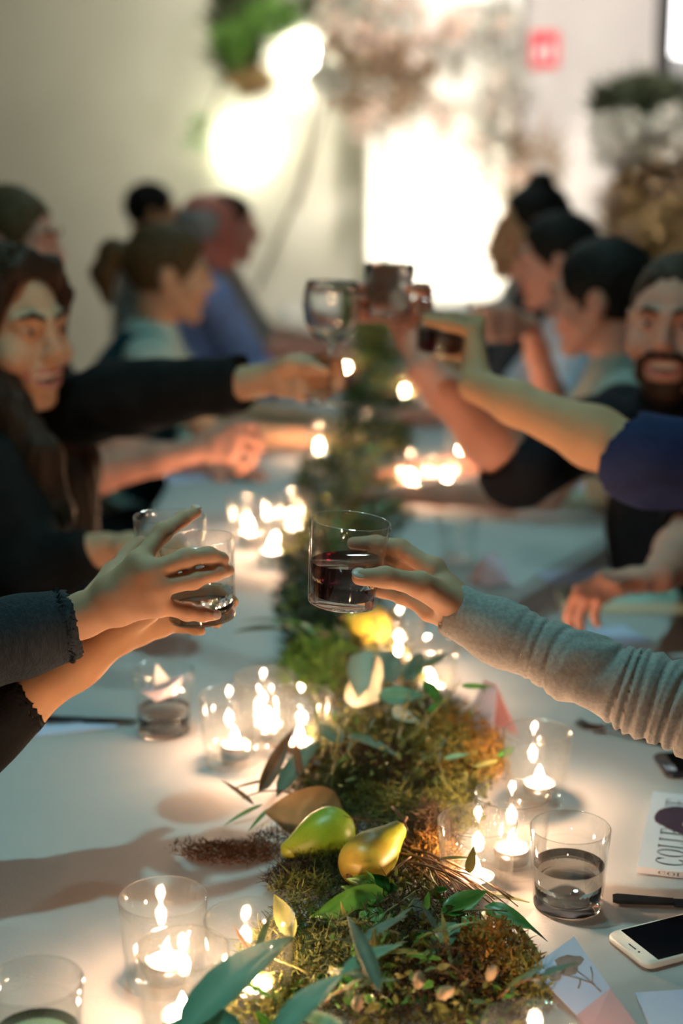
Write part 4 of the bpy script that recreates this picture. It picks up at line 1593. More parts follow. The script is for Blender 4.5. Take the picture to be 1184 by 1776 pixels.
# ------------------------------------------------------------------ pears
def pear(body, tip, rb, label, c0, c1, c2, stem=True):
    """body: centre of the round end; tip: stem end"""
    body, tip = V3(body), V3(tip)
    d = tip - body
    L = np.linalg.norm(d)
    R = frame(d, (0.3, 1, 0.2))
    prof = []
    for k in np.linspace(0, 1, 22):
        z = -rb * 0.92 + (L + rb * 0.92) * k
        if z < rb * 0.35:
            r = math.sqrt(max(0, 1 - ((z - rb * 0.0) / (rb * 0.98)) ** 2)) * rb if z < 0 else rb * math.cos(z / rb * 0.55)
        else:
            q = (z - rb * 0.35) / (L - rb * 0.35)
            r0 = rb * math.cos(0.35 * 0.55)
            r = r0 + (rb * 0.36 - r0) * (3 * q * q - 2 * q ** 3)
            r *= math.sqrt(max(0, 1 - max(0, (q - 0.86) / 0.14) ** 2)) if q > 0.86 else 1
        prof.append((max(r, 0.0004), z))
    v, f = lathe(prof, 30)
    n = 1 + 0.02 * np.sin(v[:, 0] * 90 + 1) * np.cos(v[:, 2] * 70) + 0.015 * np.sin(v[:, 1] * 130)
    v[:, :2] *= n[:, None]
    m = bpy.data.materials.new('pear_skin')
    nt, b = nodes_of(m)
    b.inputs['Roughness'].default_value = 0.38
    b.inputs['Subsurface Weight'].default_value = 0.15
    b.inputs['Subsurface Radius'].default_value = (0.006, 0.005, 0.002)
    b.inputs['Subsurface Scale'].default_value = 1.0
    tc = nt.nodes.new('ShaderNodeTexCoord')
    sx = nt.nodes.new('ShaderNodeSeparateXYZ')
    nt.links.new(tc.outputs['Object'], sx.inputs[0])
    no = nt.nodes.new('ShaderNodeTexNoise'); no.inputs['Scale'].default_value = 45; no.inputs['Detail'].default_value = 5
    nt.links.new(tc.outputs['Object'], no.inputs['Vector'])
    mr = nt.nodes.new('ShaderNodeMapRange')
    mr.inputs['From Min'].default_value = -rb; mr.inputs['From Max'].default_value = L
    nt.links.new(sx.outputs['Z'], mr.inputs['Value'])
    ad = nt.nodes.new('ShaderNodeMath'); ad.operation = 'MULTIPLY_ADD'
    ad.inputs[1].default_value = 0.7
    nt.links.new(no.outputs['Fac'], ad.inputs[0]); nt.links.new(mr.outputs[0], ad.inputs[2])
    sb_ = nt.nodes.new('ShaderNodeMath'); sb_.operation = 'SUBTRACT'; sb_.inputs[1].default_value = 0.35
    nt.links.new(ad.outputs[0], sb_.inputs[0])
    rp = nt.nodes.new('ShaderNodeValToRGB')
    rp.color_ramp.elements[0].color = (*c0, 1); rp.color_ramp.elements[1].color = (*c2, 1)
    e = rp.color_ramp.elements.new(0.5); e.color = (*c1, 1)
    nt.links.new(sb_.outputs[0], rp.inputs['Fac'])
    vo = nt.nodes.new('ShaderNodeTexVoronoi'); vo.inputs['Scale'].default_value = 420
    nt.links.new(tc.outputs['Object'], vo.inputs['Vector'])
    cr = nt.nodes.new('ShaderNodeValToRGB'); cr.color_ramp.elements[0].position = 0.10; cr.color_ramp.elements[1].position = 0.22
    cr.color_ramp.elements[0].color = (0.35, 0.25, 0.08, 1); cr.color_ramp.elements[1].color = (1, 1, 1, 1)
    nt.links.new(vo.outputs['Distance'], cr.inputs['Fac'])
    mxn = nt.nodes.new('ShaderNodeMixRGB'); mxn.blend_type = 'MULTIPLY'; mxn.inputs[0].default_value = 0.6
    nt.links.new(rp.outputs[0], mxn.inputs[1]); nt.links.new(cr.outputs[0], mxn.inputs[2])
    nt.links.new(mxn.outputs[0], b.inputs['Base Color'])
    t = thing('pear', body, label, 'pear')
    t.rotation_euler = Matrix(R.tolist()).to_euler()
    mk('pear_flesh', v, f, m, t, world=False)
    if stem:
        mk('pear_stem', *tube([(0, 0, L - 0.002), (0.001, 0, L + 0.006), (0.004, 0.001, L + 0.014)], [0.0016, 0.0013, 0.0018], 7), m_twig, t, world=False)
    v2, f2 = lathe([(0.0003, -rb * 0.905), (0.004, -rb * 0.915), (0.0055, -rb * 0.93), (0.003, -rb * 0.955)], 10)
    mk('calyx', v2, f2, m_ldry, t, world=False)
    return t


pear(Tz(573, 1443, 0.034), Tz(487, 1482, 0.020), 0.0275, 'green pear lying on its side with its neck pointing left', (0.24, 0.36, 0.03), (0.22, 0.38, 0.02), (0.36, 0.36, 0.03), False)
pear(Tz(632, 1497, 0.034), Tz(697, 1432, 0.052), 0.0275, 'yellow-green pear leaning with its stem pointing up right', (0.55, 0.34, 0.05), (0.34, 0.36, 0.03), (0.26, 0.33, 0.03), True)
pear(Tz(640, 1085, 0.05), Tz(600, 1075, 0.07), 0.034, 'blurred yellow pear in the garland under the wine tumbler', (0.75, 0.42, 0.06), (0.7, 0.45, 0.05), (0.5, 0.42, 0.05))


# ================================================================== people
def skin(name, c, c2):
    return mat(name, c, 0.62, var=c2, scale=18, bump=0.06, bscale=180, spec=0.28, sss=0.25, sssr=(0.012, 0.005, 0.003))


SK_FAIR = skin('skin_fair', (0.62, 0.36, 0.23), (0.56, 0.31, 0.20))
SK_ROSY = skin('skin_rosy', (0.60, 0.30, 0.23), (0.54, 0.26, 0.20))
SK_RED = skin('skin_reddish', (0.50, 0.17, 0.13), (0.45, 0.15, 0.12))  # redder base tone, for the balding man only
SK_TAN = skin('skin_tan', (0.56, 0.31, 0.17), (0.50, 0.27, 0.15))
m_lip = mat('lips', (0.48, 0.16, 0.14), 0.4, var=(0.44, 0.15, 0.13))
m_tooth = mat('teeth', (0.85, 0.82, 0.75), 0.3, var=(0.82, 0.79, 0.72))
m_eye = mat('eye_white', (0.75, 0.73, 0.70), 0.2)
m_iris = mat('iris', (0.03, 0.02, 0.015), 0.15)
m_nail = mat('fingernail', (0.66, 0.43, 0.34), 0.4, var=(0.70, 0.48, 0.40))


def hair_mat(name, c, c2):
    return mat(name, c, 0.55, var=c2, scale=40, bump=0.5, bscale=60, stretch=(1, 1, 0.15), spec=0.12)


H_BLACK = hair_mat('hair_black', (0.008, 0.007, 0.007), (0.014, 0.012, 0.011))
H_DARK = hair_mat('hair_dark_brown', (0.028, 0.014, 0.009), (0.05, 0.026, 0.016))
H_BROWN = hair_mat('hair_brown', (0.07, 0.042, 0.02), (0.10, 0.06, 0.028))
H_GREY = hair_mat('hair_grey', (0.25, 0.23, 0.24), (0.32, 0.30, 0.30))


def cloth(name, c, c2=None, bump=0.25, bscale=220):
    return mat(name, c, 0.85, var=c2 or tuple(x * 0.8 for x in c), scale=25, bump=bump, bscale=bscale, spec=0.15)


def head_frame(f, up=(0, 0, 1)):
    f = unit(f)
    s = unit(np.cross(f, up))
    u = np.cross(s, f)
    return np.stack([s, f, u], axis=1)          # local x = person's right, y = forward, z = up


def head_sdf(h, R, c, mouth_open=False, female=False, scale=1.0):
    S = SDF(h, R * scale, c)
    k = scale
    r3 = lambda a: a
    S.R = R * scale
    def E(cc, rr, kk=0.012, sub=False):
        S.pr.append(('e', S.w(cc), np.array(rr) * k, R, None, kk, sub))
    def C(a, b, ra, rb, kk=0.01, sub=False):
        S.pr.append(('c', S.w(a), S.w(b), ra * k, rb * k, kk, sub))
    E((0, -0.012, 0.032), (0.074, 0.095, 0.084))
    E((0, 0.035, 0.0), (0.064, 0.062, 0.085), 0.02)
    jw = 0.048 if female else 0.055
    E((0, 0.032, -0.058), (jw, 0.055, 0.052), 0.025)
    C((-0.016, 0.072, -0.096), (0.016, 0.072, -0.096), 0.018, 0.018, 0.02)
    for s in (-1, 1):
        C((s * jw, 0.0, -0.035), (s * 0.02, 0.065, -0.092), 0.018, 0.016, 0.02)
        E((s * 0.042, 0.066, -0.024), (0.024, 0.024, 0.026), 0.02)
        C((s * 0.045, 0.078, 0.027), (s * 0.012, 0.091, 0.026), 0.010, 0.010, 0.012)
        E((s * 0.032, 0.100, 0.010), (0.019, 0.016, 0.013), 0.010, True)
        C((s * 0.010, 0.098, -0.026), (s * 0.011, 0.104, -0.026), 0.008, 0.007, 0.006)
        E((s * 0.078, -0.004, 0.0), (0.010, 0.020, 0.032), 0.006)
        E((s * 0.086, 0.006, 0.002), (0.006, 0.010, 0.018), 0.004, True)
        E((s * 0.032, 0.082, 0.011), (0.014, 0.014, 0.010), 0.004)
    C((0, 0.092, 0.022), (0, 0.112, -0.018), 0.009, 0.012, 0.012)
    if mouth_open:
        E((0, 0.088, -0.058), (0.034, 0.022, 0.030), 0.012)
        for s in (-1, 1):
            E((s * 0.046, 0.072, -0.030), (0.022, 0.022, 0.018), 0.015)
        E((0, 0.106, -0.059), (0.032, 0.020, 0.0095), 0.004, True)
    else:
        C((-0.018, 0.088, -0.055), (0.018, 0.088, -0.055), 0.010, 0.010, 0.010)
    return S


def small_ellipsoid(c, r, R, n=10):
    v, f = lathe([(max(math.sin(a), 0.01), -math.cos(a)) for a in np.linspace(0, math.pi, n)], 14)
    v = v * np.array(r)
    return v @ R.T + np.array(c), f


def face_details(t, R, c, hairm, mouth_open, k=1.0, brows=True):
    W_ = lambda p: R @ (np.array(p) * k) + c
    for s in (-1, 1):
        e = mk('eye', *small_ellipsoid(W_((s * 0.032, 0.0835, 0.011)), np.array((0.0125, 0.0120, 0.0062)) * k, R), m_eye, t)
        mk('iris', *small_ellipsoid(W_((s * 0.031, 0.0935, 0.010)), np.array((0.0058, 0.003, 0.0052)) * k, R), m_iris, e)
        if brows:
            S = SDF(0.0025)
            S.chain([W_((s * 0.014, 0.103, 0.031)), W_((s * 0.033, 0.099, 0.037)), W_((s * 0.050, 0.086, 0.031))], [0.004 * k, 0.0042 * k, 0.002 * k], 0.003)
            mk('eyebrow', *S.mesh(), hairm, t)
    if mouth_open:
        mk('teeth', *small_ellipsoid(W_((0, 0.0885, -0.0555)), np.array((0.030, 0.0125, 0.0075)) * k, R), m_tooth, t)
        S = SDF(0.0025)
        pts = [W_((0.036 * math.cos(a), 0.106 - 0.022 * abs(math.cos(a)) ** 2, -0.060 + 0.0115 * math.sin(a) + 0.009 * abs(math.cos(a)) ** 2)) for a in np.linspace(0, 2 * math.pi, 13)]
        S.chain(pts, [0.0042 * k] * 13, 0.004)
        mk('lips', *S.mesh(), m_lip, t)
    else:
        S = SDF(0.0025)
        for dz in (-0.0595, -0.0515):
            S.chain([W_((-0.022, 0.089, -0.055)), W_((0, 0.0985, dz)), W_((0.022, 0.089, -0.055))], [0.002 * k, 0.0048 * k, 0.002 * k], 0.003)
        mk('lips', *S.mesh(), m_lip, t)


def hair(t, R, c, style, m, k=1.0, h=0.005, locks=None):
    S = SDF(h)
    W_ = lambda p: R @ (np.array(p) * k) + c
    def E(cc, rr, kk=0.012, sub=False):
        S.pr.append(('e', W_(cc), np.array(rr) * k, R, None, kk, sub))
    def C(pts, rs, kk=0.015):
        S.chain([W_(p) for p in pts], [r * k for r in rs], kk)
    thick = 0.004 if style == 'cropped' else 0.012 if style in ('long', 'pony', 'bun', 'topknot') else 0.009
    if style == 'balding':
        E((0, -0.03, 0.02), (0.081, 0.086, 0.070))
        E((0, 0.02, 0.085), (0.075, 0.13, 0.05), 0.01, True)
    else:
        E((0, -0.014, 0.036), (0.074 + thick, 0.095 + thick, 0.086 + thick))
    E((0, 0.130, -0.005), (0.080, 0.088, 0.093), 0.010, True)
    if style == 'long':
        E((0, 0.135, 0.010), (0.080, 0.098, 0.105), 0.010, True)
    if style == 'cropped':
        E((0, 0.135, 0.012), (0.082, 0.100, 0.096), 0.010, True)
    if style in ('short', 'balding', 'cropped'):
        E((0, 0.05, -0.10), (0.12, 0.14, 0.095), 0.012, True)
    elif style in ('bun', 'pony', 'topknot'):
        E((0, 0.06, -0.11), (0.12, 0.13, 0.10), 0.012, True)
        for s in (-1, 1):
            E((s * 0.085, 0.0, -0.005), (0.03, 0.028, 0.035), 0.006, True)
    if style == 'bun':
        E((0, -0.125, 0.015), (0.035, 0.032, 0.035), 0.012)
    if style == 'topknot':
        E((0, -0.03, 0.135), (0.042, 0.042, 0.03), 0.012)
    if style == 'pony':
        C([(0, -0.10, 0.04), (0, -0.145, 0.045), (0.0, -0.165, -0.01), (0, -0.15, -0.08)], [0.022, 0.034, 0.032, 0.012])
    if style == 'long':
        for s in (-1, 1):
            C([(0.0, 0.045, 0.118), (s * 0.04, 0.066, 0.100), (s * 0.072, 0.055, 0.055), (s * 0.084, 0.025, -0.03), (s * 0.088, 0.01, -0.10)], [0.012, 0.015, 0.015, 0.016, 0.02])
        for s in (-1, 1):
            C([(s * 0.06, 0.02, 0.07), (s * 0.082, 0.005, 0.0), (s * 0.092, 0.0, -0.10), (s * 0.11, 0.045, -0.22), (s * 0.10, 0.07, -0.36)], [0.02, 0.024, 0.034, 0.042, 0.03])
        C([(0, -0.09, 0.02), (0, -0.10, -0.12), (0, -0.11, -0.28)], [0.05, 0.07, 0.05])
    for pts, rs in locks or []:
        S.chain(pts, rs, 0.02)
    fr = 140
    ax = R[:, 2]
    sx, sy = R[:, 0], R[:, 1]
    S.warp = lambda X, Y_, Z: 0.0028 * np.sin(fr * (X * sx[0] + Y_ * sx[1] + Z * sx[2]) * 2 + 3 * np.sin(30 * Z)) * np.sin(fr * (X * sy[0] + Y_ * sy[1] + Z * sy[2]) * 1.5)
    return mk('hair', *S.mesh(), m, t)


def beard(t, R, c, m, k=1.0):
    S = SDF(0.004)
    def E(cc, rr, kk=0.008, sub=False):
        S.pr.append(('e', R @ (np.array(cc) * k) + c, np.array(rr) * k, R, None, kk, sub))
    E((0, 0.034, -0.066), (0.060, 0.062, 0.058))
    E((0, 0.068, -0.098), (0.036, 0.032, 0.028), 0.015)
    for s in (-1, 1):
        E((s * 0.062, 0.004, -0.02), (0.012, 0.02, 0.045))
        S.chain([R @ (V3(q_) * k) + c for q_ in ((0, 0.107, -0.038), (s * 0.022, 0.102, -0.041), (s * 0.040, 0.084, -0.055), (s * 0.042, 0.075, -0.078))],
                [0.006 * k, 0.007 * k, 0.009 * k, 0.012 * k], 0.008)
    E((0, 0.11, -0.060), (0.030, 0.04, 0.013), 0.005, True)
    E((0, 0.085, -0.006), (0.075, 0.06, 0.026), 0.008, True)
    E((0, -0.06, -0.10), (0.12, 0.07, 0.12), 0.01, True)
    return mk('beard', *S.mesh(), m, t)


# ---- hands
FL = [(0.043, 0.026, 0.021), (0.047, 0.030, 0.022), (0.043, 0.028, 0.021), (0.034, 0.021, 0.018)]


def hand_joints(wrist, d, n, s, curl=(25, 35, 25), spread=4, size=1.0, thumb=(0.75, 0.6, 0.35)):
    """d: wrist to fingers, n: out of the palm, s: towards the thumb.  returns finger chains"""
    d, n, s = unit(d), unit(n), unit(s)
    out = []
    for i in range(4):
        off = (0.030, 0.009, -0.012, -0.031)[i]
        mcp = wrist + size * (d * (0.086, 0.090, 0.085, 0.076)[i] + s * off)
        ang = math.radians((1.6, 0.3, -1.0, -2.4)[i] * spread)
        dd = d * math.cos(ang) + s * math.sin(ang)
        pts, a = [mcp], 0
        for j in range(3):
            a += math.radians(curl[j] * (1 + 0.08 * i))
            pts.append(pts[-1] + size * FL[i][j] * (dd * math.cos(a) + n * math.sin(a)))
        out.append(pts)
    c0 = wrist + size * (d * 0.020 + s * 0.022 + n * 0.008)
    a, b, c = thumb
    t1 = c0 + size * 0.042 * unit(d * a + s * b + n * c)
    t2 = t1 + size * 0.034 * unit(d * (a + 0.25) + s * (b - 0.25) + n * (c + 0.15))
    t3 = t2 + size * 0.027 * unit(d * (a + 0.35) + s * (b - 0.45) + n * (c + 0.25))
    return out, [c0, t1, t2, t3]


def add_hand(S, wrist, fingers, thumb, size=1.0, fr=0.0089, palm_r=0.0125, wr=0.022):
    for i, ch in enumerate(fingers):
        k = (1, 1.03, 0.98, 0.86)[i] * size
        S.c(wrist + (ch[0] - wrist) * 0.15, ch[0], palm_r * 1.15 * size, palm_r * 0.92 * size, 0.012)
    for i in range(3):
        S.c(fingers[i][0], fingers[i + 1][0], palm_r * 0.85 * size, palm_r * 0.8 * size, 0.008)
        m1, m2 = (wrist + fingers[i][0]) / 2, (wrist + fingers[i + 1][0]) / 2
        S.c(m1, m2, palm_r * 1.1 * size, palm_r * 1.1 * size, 0.010)
    S.c(wrist + (thumb[0] - wrist) * 0.3, thumb[1], 0.016 * size, 0.0125 * size, 0.014)
    S.c((wrist + fingers[0][0]) / 2, thumb[1], 0.010 * size, 0.008 * size, 0.012)
    for i, ch in enumerate(fingers):
        k = (1, 1.03, 0.98, 0.86)[i] * size
        r = [fr * 1.12 * k, fr * 1.02 * k, fr * 0.92 * k, fr * 0.74 * k]
        for j in range(3):
            S.c(ch[j], ch[j + 1], r[j], r[j + 1], 0.0045)
        S.e(ch[1], [fr * 1.07 * k] * 3, 0.004)
    S.chain(thumb[1:], [0.0115 * size, 0.0100 * size, 0.0082 * size], 0.006)


def nail(t, tip, prev, out, size=1.0, w_=0.0058, l_=0.0062):
    """small plate on the back of a fingertip"""
    d = unit(tip - prev)
    o_ = unit(np.array(out) - d * np.dot(out, d))
    R = np.stack([np.cross(d, o_), d, o_], axis=1)
    c = tip + o_ * 0.0052 * size + d * 0.001
    return mk('fingernail', *small_ellipsoid(c, np.array((w_, l_, 0.0018)) * size, R, 8), m_nail, t)


def arm_prims(S, sh, el, wr, scale=1.0, k=0.02, mid=1.0):
    S.chain([sh, (sh + el) / 2, el], [0.050 * scale * mid, 0.044 * scale * mid, 0.037 * scale * mid], k)
    m = el + (wr - el) * 0.3
    S.chain([el, m, el + (wr - el) * 0.75, wr], [0.037 * scale * mid, 0.041 * scale * mid, 0.029 * scale * (mid + 1) / 2, 0.0245 * scale], k)


def person(label, head, face, body, skinm, hairm, style, shirtm, arms, female=False, mouth=False, lean=0.10, k=1.0, sleeve=0.5, hh=0.006, sh_w=None,
           bearded=None, locks=None, collar=None, vest=None, drop=0.0, detail=True, trousers=None, hand_h=0.004, group='guests seated at the long table', extra=None):
    """head: centre of the head; face: facing direction; body: facing of the chest; arms: {'R'/'L': dict(elbow, wrist, hand...)}"""
    head = V3(head)
    R = head_frame(face)
    bd = unit((body[0], body[1], 0))
    bs = np.cross(bd, V3((0, 0, 1)))
    nb = head - R[:, 2] * 0.145 * k - unit((face[0], face[1], 0)) * 0.03 - V3((0, 0, drop))
    pel = nb - bd * lean
    pel[2] = 0.55
    sw = sh_w or (0.165 if female else 0.19)
    shd = {'R': nb + bs * sw - V3((0, 0, 0.055)), 'L': nb - bs * sw - V3((0, 0, 0.055))}
    t = thing('person', (pel[0], pel[1], 0.0), label, 'person', group)
    meshes = []
    # head and neck
    S = head_sdf(hh, R, head, mouth, female, k)
    S.c(S.w((0, -0.02, -0.03)), S.w((0, -0.02, -0.03)), 0.01, 0.01) if False else None
    n0 = R @ (V3((0, -0.025, -0.05)) * k) + head
    nr = 0.048 if female else 0.057
    S.pr.append(('c', n0, nb - V3((0, 0, 0.02)), nr * k, nr * 1.08 * k, 0.025, False))
    S.pr.append(('e', nb - V3((0, 0, 0.075)), np.array((sw * 0.62, 0.072, 0.06)), np.stack([bs, bd, V3((0, 0, 1))], axis=1), None, 0.03, False))
    meshes.append(S.mesh())
    # torso
    Rb = np.stack([bs, unit(np.cross(V3((0, 0, 1)), bs)), V3((0, 0, 1))], axis=1)
    S = SDF(0.014)
    tors = [((nb + pel * 0 - V3((0, 0, 0.20)) - bd * lean * 0.25), (sw * 0.86, 0.105, 0.20)), ((nb * 0.4 + pel * 0.6), (sw * 0.76, 0.10, 0.20)), (pel, (sw * 0.92, 0.12, 0.13))]
    for c_, r_ in tors:
        S.e(c_, np.array(r_) * 0.93, 0.06, R=Rb)
    S.c(shd['L'], shd['R'], 0.045, 0.045, 0.05)
    meshes.append(S.mesh())
    # shirt
    SH = SDF(0.011)
    for c_, r_ in tors:
        SH.e(c_, np.array(r_) * 1.03, 0.06, R=Rb)
    SH.c(shd['L'], shd['R'], 0.058, 0.058, 0.05)
    SH.c(nb - V3((0, 0, 0.05)), nb - V3((0, 0, 0.02)), 0.075, nr * 1.3 + 0.008, 0.04)
    for sd, a in arms.items():
        el, wr = V3(a['elbow']), V3(a['wrist'])
        S = SDF(a.get('h', hand_h))
        arm_prims(S, shd[sd], el, wr, a.get('scale', 1.0 if not female else 0.88), mid=a.get('mid', 1.0))
        if 'fingers' in a:
            add_hand(S, wr, a['fingers'], a['thumb'], a.get('size', 1.0 if not female else 0.93))
        meshes.append(S.mesh())
        sc_ = a.get('scale', 1.0 if not female else 0.88)
        fr = a.get('sleeve', sleeve)             # 0..1 upper arm, 1..2 forearm
        e1 = el if fr >= 1 else shd[sd] + (el - shd[sd]) * fr
        SH.c(shd[sd], e1, 0.066, 0.055 * sc_ + 0.004, 0.03)
        if fr > 1:
            w1 = el + (wr - el) * (fr - 1)
            SH.c(el, w1, 0.055 * sc_ + 0.004, a.get('cuff', 0.042 * sc_), 0.03)
        end = e1 if fr <= 1 else el + (wr - el) * (fr - 1)
        dd = unit((el - shd[sd]) if fr <= 1 else (wr - el))
        rr_ = 0.07
        SH.e(end + dd * rr_ * 0.93, (rr_,) * 3, 0.004, True)
    v, q = join_sdf(meshes)
    body_o = mk('body', v, q, skinm, t)
    SH.warp = lambda X, Y_, Z: 0.004 * np.sin(38 * X + 20 * Z + 3 * np.sin(14 * Y_)) * np.sin(27 * Y_ - 22 * Z)
    mk('shirt', *SH.mesh(), shirtm, t)
    if collar:
        S = SDF(0.006)
        for a in np.linspace(0, 2 * math.pi, 17)[:-1]:
            a2 = a + 2 * math.pi / 16
            pt = lambda q_: nb + (bs * math.cos(q_) + bd * math.sin(q_)) * (nr * 1.32) + V3((0, 0, 0.012 - 0.02 * math.sin(q_)))
            S.c(pt(a), pt(a2), 0.010, 0.010, 0.006)
        mk('collar', *S.mesh(), collar, t)
    if vest:
        S = SDF(0.011)
        for c_, r_ in tors[:2]:
            S.e(c_, np.array(r_) * 1.10, 0.06, R=Rb)
        S.c(shd['L'] * 0.85 + shd['R'] * 0.15, shd['R'] * 0.85 + shd['L'] * 0.15, 0.062, 0.062, 0.05)
        S.e(nb + bd * 0.12 - V3((0, 0, 0.18)), (0.06, 0.10, 0.22), 0.02, True, R=Rb)
        for sd in 'LR':
            S.e(shd[sd] + (shd[sd] - nb) * 0.25, (0.05, 0.09, 0.10), 0.02, True, R=Rb)
        mk('vest', *S.mesh(), vest, t)
    # trousers down to the floor
    S = SDF(0.02)
    S.e(pel - V3((0, 0, 0.04)), (sw * 0.98, 0.14, 0.12), 0.05, R=Rb)
    for sg in (-1, 1):
        hip = pel + bs * sg * 0.09 - V3((0, 0, 0.03))
        kn = hip + bd * 0.36 + bs * sg * 0.03
        kn[2] = 0.50
        an = kn - bd * 0.05
        an[2] = 0.07
        S.chain([hip, kn, an], [0.085, 0.062, 0.045], 0.04)
        ft = an + bd * 0.13
        ft[2] = 0.045
        an2 = an.copy(); an2[2] = 0.05
        S.c(an2, ft, 0.042, 0.036, 0.03)
    mk('trousers', *S.mesh(), trousers or cloth('trousers_dark', (0.03, 0.03, 0.04)), t)
    if style:
        hair(t, R, head, style, hairm, k, locks=locks)
    if bearded:
        beard(t, R, head, bearded, k)
    if detail:
        face_details(t, R, head, hairm, mouth, k)
    return t, body_o, shd


def rest_arm(nb_head, bd, side, reach=0.30, out=0.20, z=TZ + 0.035, **kw):
    """forearm resting on the table in front of the body"""
    bd = unit((bd[0], bd[1], 0))
    bs = np.cross(bd, V3((0, 0, 1)))
    sg = 1 if side == 'R' else -1
    b = V3((nb_head[0], nb_head[1], 0)) + bs * sg * out
    el = b + bd * 0.10 + V3((0, 0, z + 0.02))
    wr = b + bd * (0.10 + reach) - bs * sg * 0.06 + V3((0, 0, z - 0.004))
    d = unit(wr - el)
    n = unit(V3((0, 0, -1)) - d * np.dot((0, 0, -1), d))
    s = np.cross(n, d) * (1 if side == 'R' else -1)
    if np.dot(s, bs * sg) > 0:
        s = -s
    f, th = hand_joints(wr, d, n, s, (12, 22, 18), 5)
    return dict(elbow=el, wrist=wr, fingers=f, thumb=th, **kw)


def grip(center, axis, radius, palm_dir, right=True, low=0.045, curl=None, size=1.0, tilt=0.0):
    """hand wrapped round an upright cylinder: palm touches the surface on the palm_dir side; returns wrist, fingers, thumb"""
    ax = unit(axis)
    pd = unit(np.array(palm_dir) - ax * np.dot(palm_dir, ax))       # from axis to the palm
    tan = np.cross(ax, pd) * (1 if right else -1)                    # fingers run this way round the far side
    base = np.array(center) + ax * low
    ro = radius + 0.011
    def ring(a, z, r=ro):
        return base + ax * z + r * (pd * math.cos(a) + tan * math.sin(a))
    fingers = []
    for i in range(4):
        z = (0.027, 0.009, -0.009, -0.026)[i] * size
        a0 = 0.55
        L = [l / ro for l in FL[i]]
        a1 = a0 + L[0] * 0.95
        a2 = a1 + L[1] * 0.95
        a3 = a2 + L[2] * 0.95
        fingers.append([ring(a0, z, ro + 0.006), ring(a1, z, ro + 0.003), ring(a2, z), ring(a3, z, ro - 0.001)])
    wr = base + pd * (radius + 0.060) - tan * 0.045 - ax * 0.012
    th = [base + pd * (radius + 0.035) - tan * 0.035 + ax * 0.012, ring(-0.55, 0.022, ro + 0.012), ring(-1.25, 0.028, ro + 0.003), ring(-1.85, 0.030, ro)]
    return wr, fingers, th


B_ = cloth('cloth_black', (0.006, 0.006, 0.007), (0.010, 0.010, 0.011))

# ------------------------------------------------------------------ A: laughing woman with long dark hair, left
hd = P(4, 572, 2.50)
wrA = P(452, 660, 2.42)
f_, th_ = [], []
sc_b = STEM_B + STEM_AX * 0.045
# fingers closing on the stem
def stem_hand(wrist, c, ax):
    d = unit(c - wrist)
    n = unit(np.cross(d, ax))            # palm side, away from the camera or towards it
    if np.dot(n, FWD) < 0:
        n = -n
    s = unit(np.cross(n, d)); s = s if s[2] > 0 else -s
    L = np.linalg.norm(c - wrist)
    fs = []
    for i in range(4):
        off = (0.026, 0.008, -0.010, -0.026)[i]
        m = wrist + d * (L * 0.60) + s * off - n * 0.004
        p1 = m + d * L * 0.30 + n * 0.008 + s * off * 0.1
        p2 = c + s * off * 0.7 + n * 0.014 + d * 0.010
        p3 = c + s * off * 0.7 + n * 0.018 - d * 0.008
        fs.append([m, p1, p2, p3])
    t0 = wrist + d * 0.025 + s * 0.018 - n * 0.008
    return fs, [t0, wrist + d * (L * 0.5) + s * 0.024 - n * 0.016, c - d * 0.022 + s * 0.018 - n * 0.014, c + s * 0.010 - n * 0.012]


f_, th_ = stem_hand(wrA, sc_b, STEM_AX)
wr2 = P(178, 950, 2.30)
elA2 = P(60, 1000, 2.35)
d2 = unit(wr2 - elA2)
f2, t2 = hand_joints(wr2, d2 + V3((0, 0, -0.25)), (0, 0, -1), (0, 1, 0), (25, 40, 30), 4)
person('laughing woman with long dark hair in black, stretching out the stemmed glass', hd, (0.80, -0.52, -0.06), (0.9, 0.25), SK_FAIR, H_DARK, 'long', B_,
       {'R': dict(elbow=P(60, 1010, 2.34) if False else elA2, wrist=wr2, fingers=f2, thumb=t2, sleeve=1.88, scale=0.95),
        'L': dict(elbow=P(215, 690, 2.55), wrist=wrA, fingers=f_, thumb=th_, sleeve=1.86, scale=1.05, cuff=0.045)},
       female=True, mouth=True, lean=0.08, sleeve=1.8,
       k=1.08, hh=0.005,
       locks=[([P(-60 + 8 * i, 590 + 5 * i, 2.53 - 0.012 * i), P(-40 + 9 * i, 690 + 3 * i, 2.52 - 0.014 * i), P(-15 + 13 * i, 790, 2.46 - 0.008 * i), P(-5 + 15 * i, 890, 2.42), P(0 + 12 * i, 985, 2.41)],
               [0.024, 0.026, 0.026, 0.024, 0.012]) for i in range(8)])

# ------------------------------------------------------------------ B: ruddy man behind her
hd = P(22, 425, 3.35)
el, wr = P(95, 838, 3.05), P(335, 782, 3.02)
d2 = unit(wr - el)
f2, t2 = hand_joints(wr, d2, (0.1, 0.6, -0.6), (0, 0.2, 1), (35, 50, 35), 4)
person('ruddy man with short brown hair behind the laughing woman', hd, (0.93, -0.15, -0.05), (1, 0), SK_ROSY, H_BROWN, 'short', B_,
       {'R': dict(elbow=el, wrist=wr, fingers=f2, thumb=t2, sleeve=1.12, scale=1.0), 'L': rest_arm(hd, (1, 0), 'L')}, lean=0.05, sleeve=1.0)

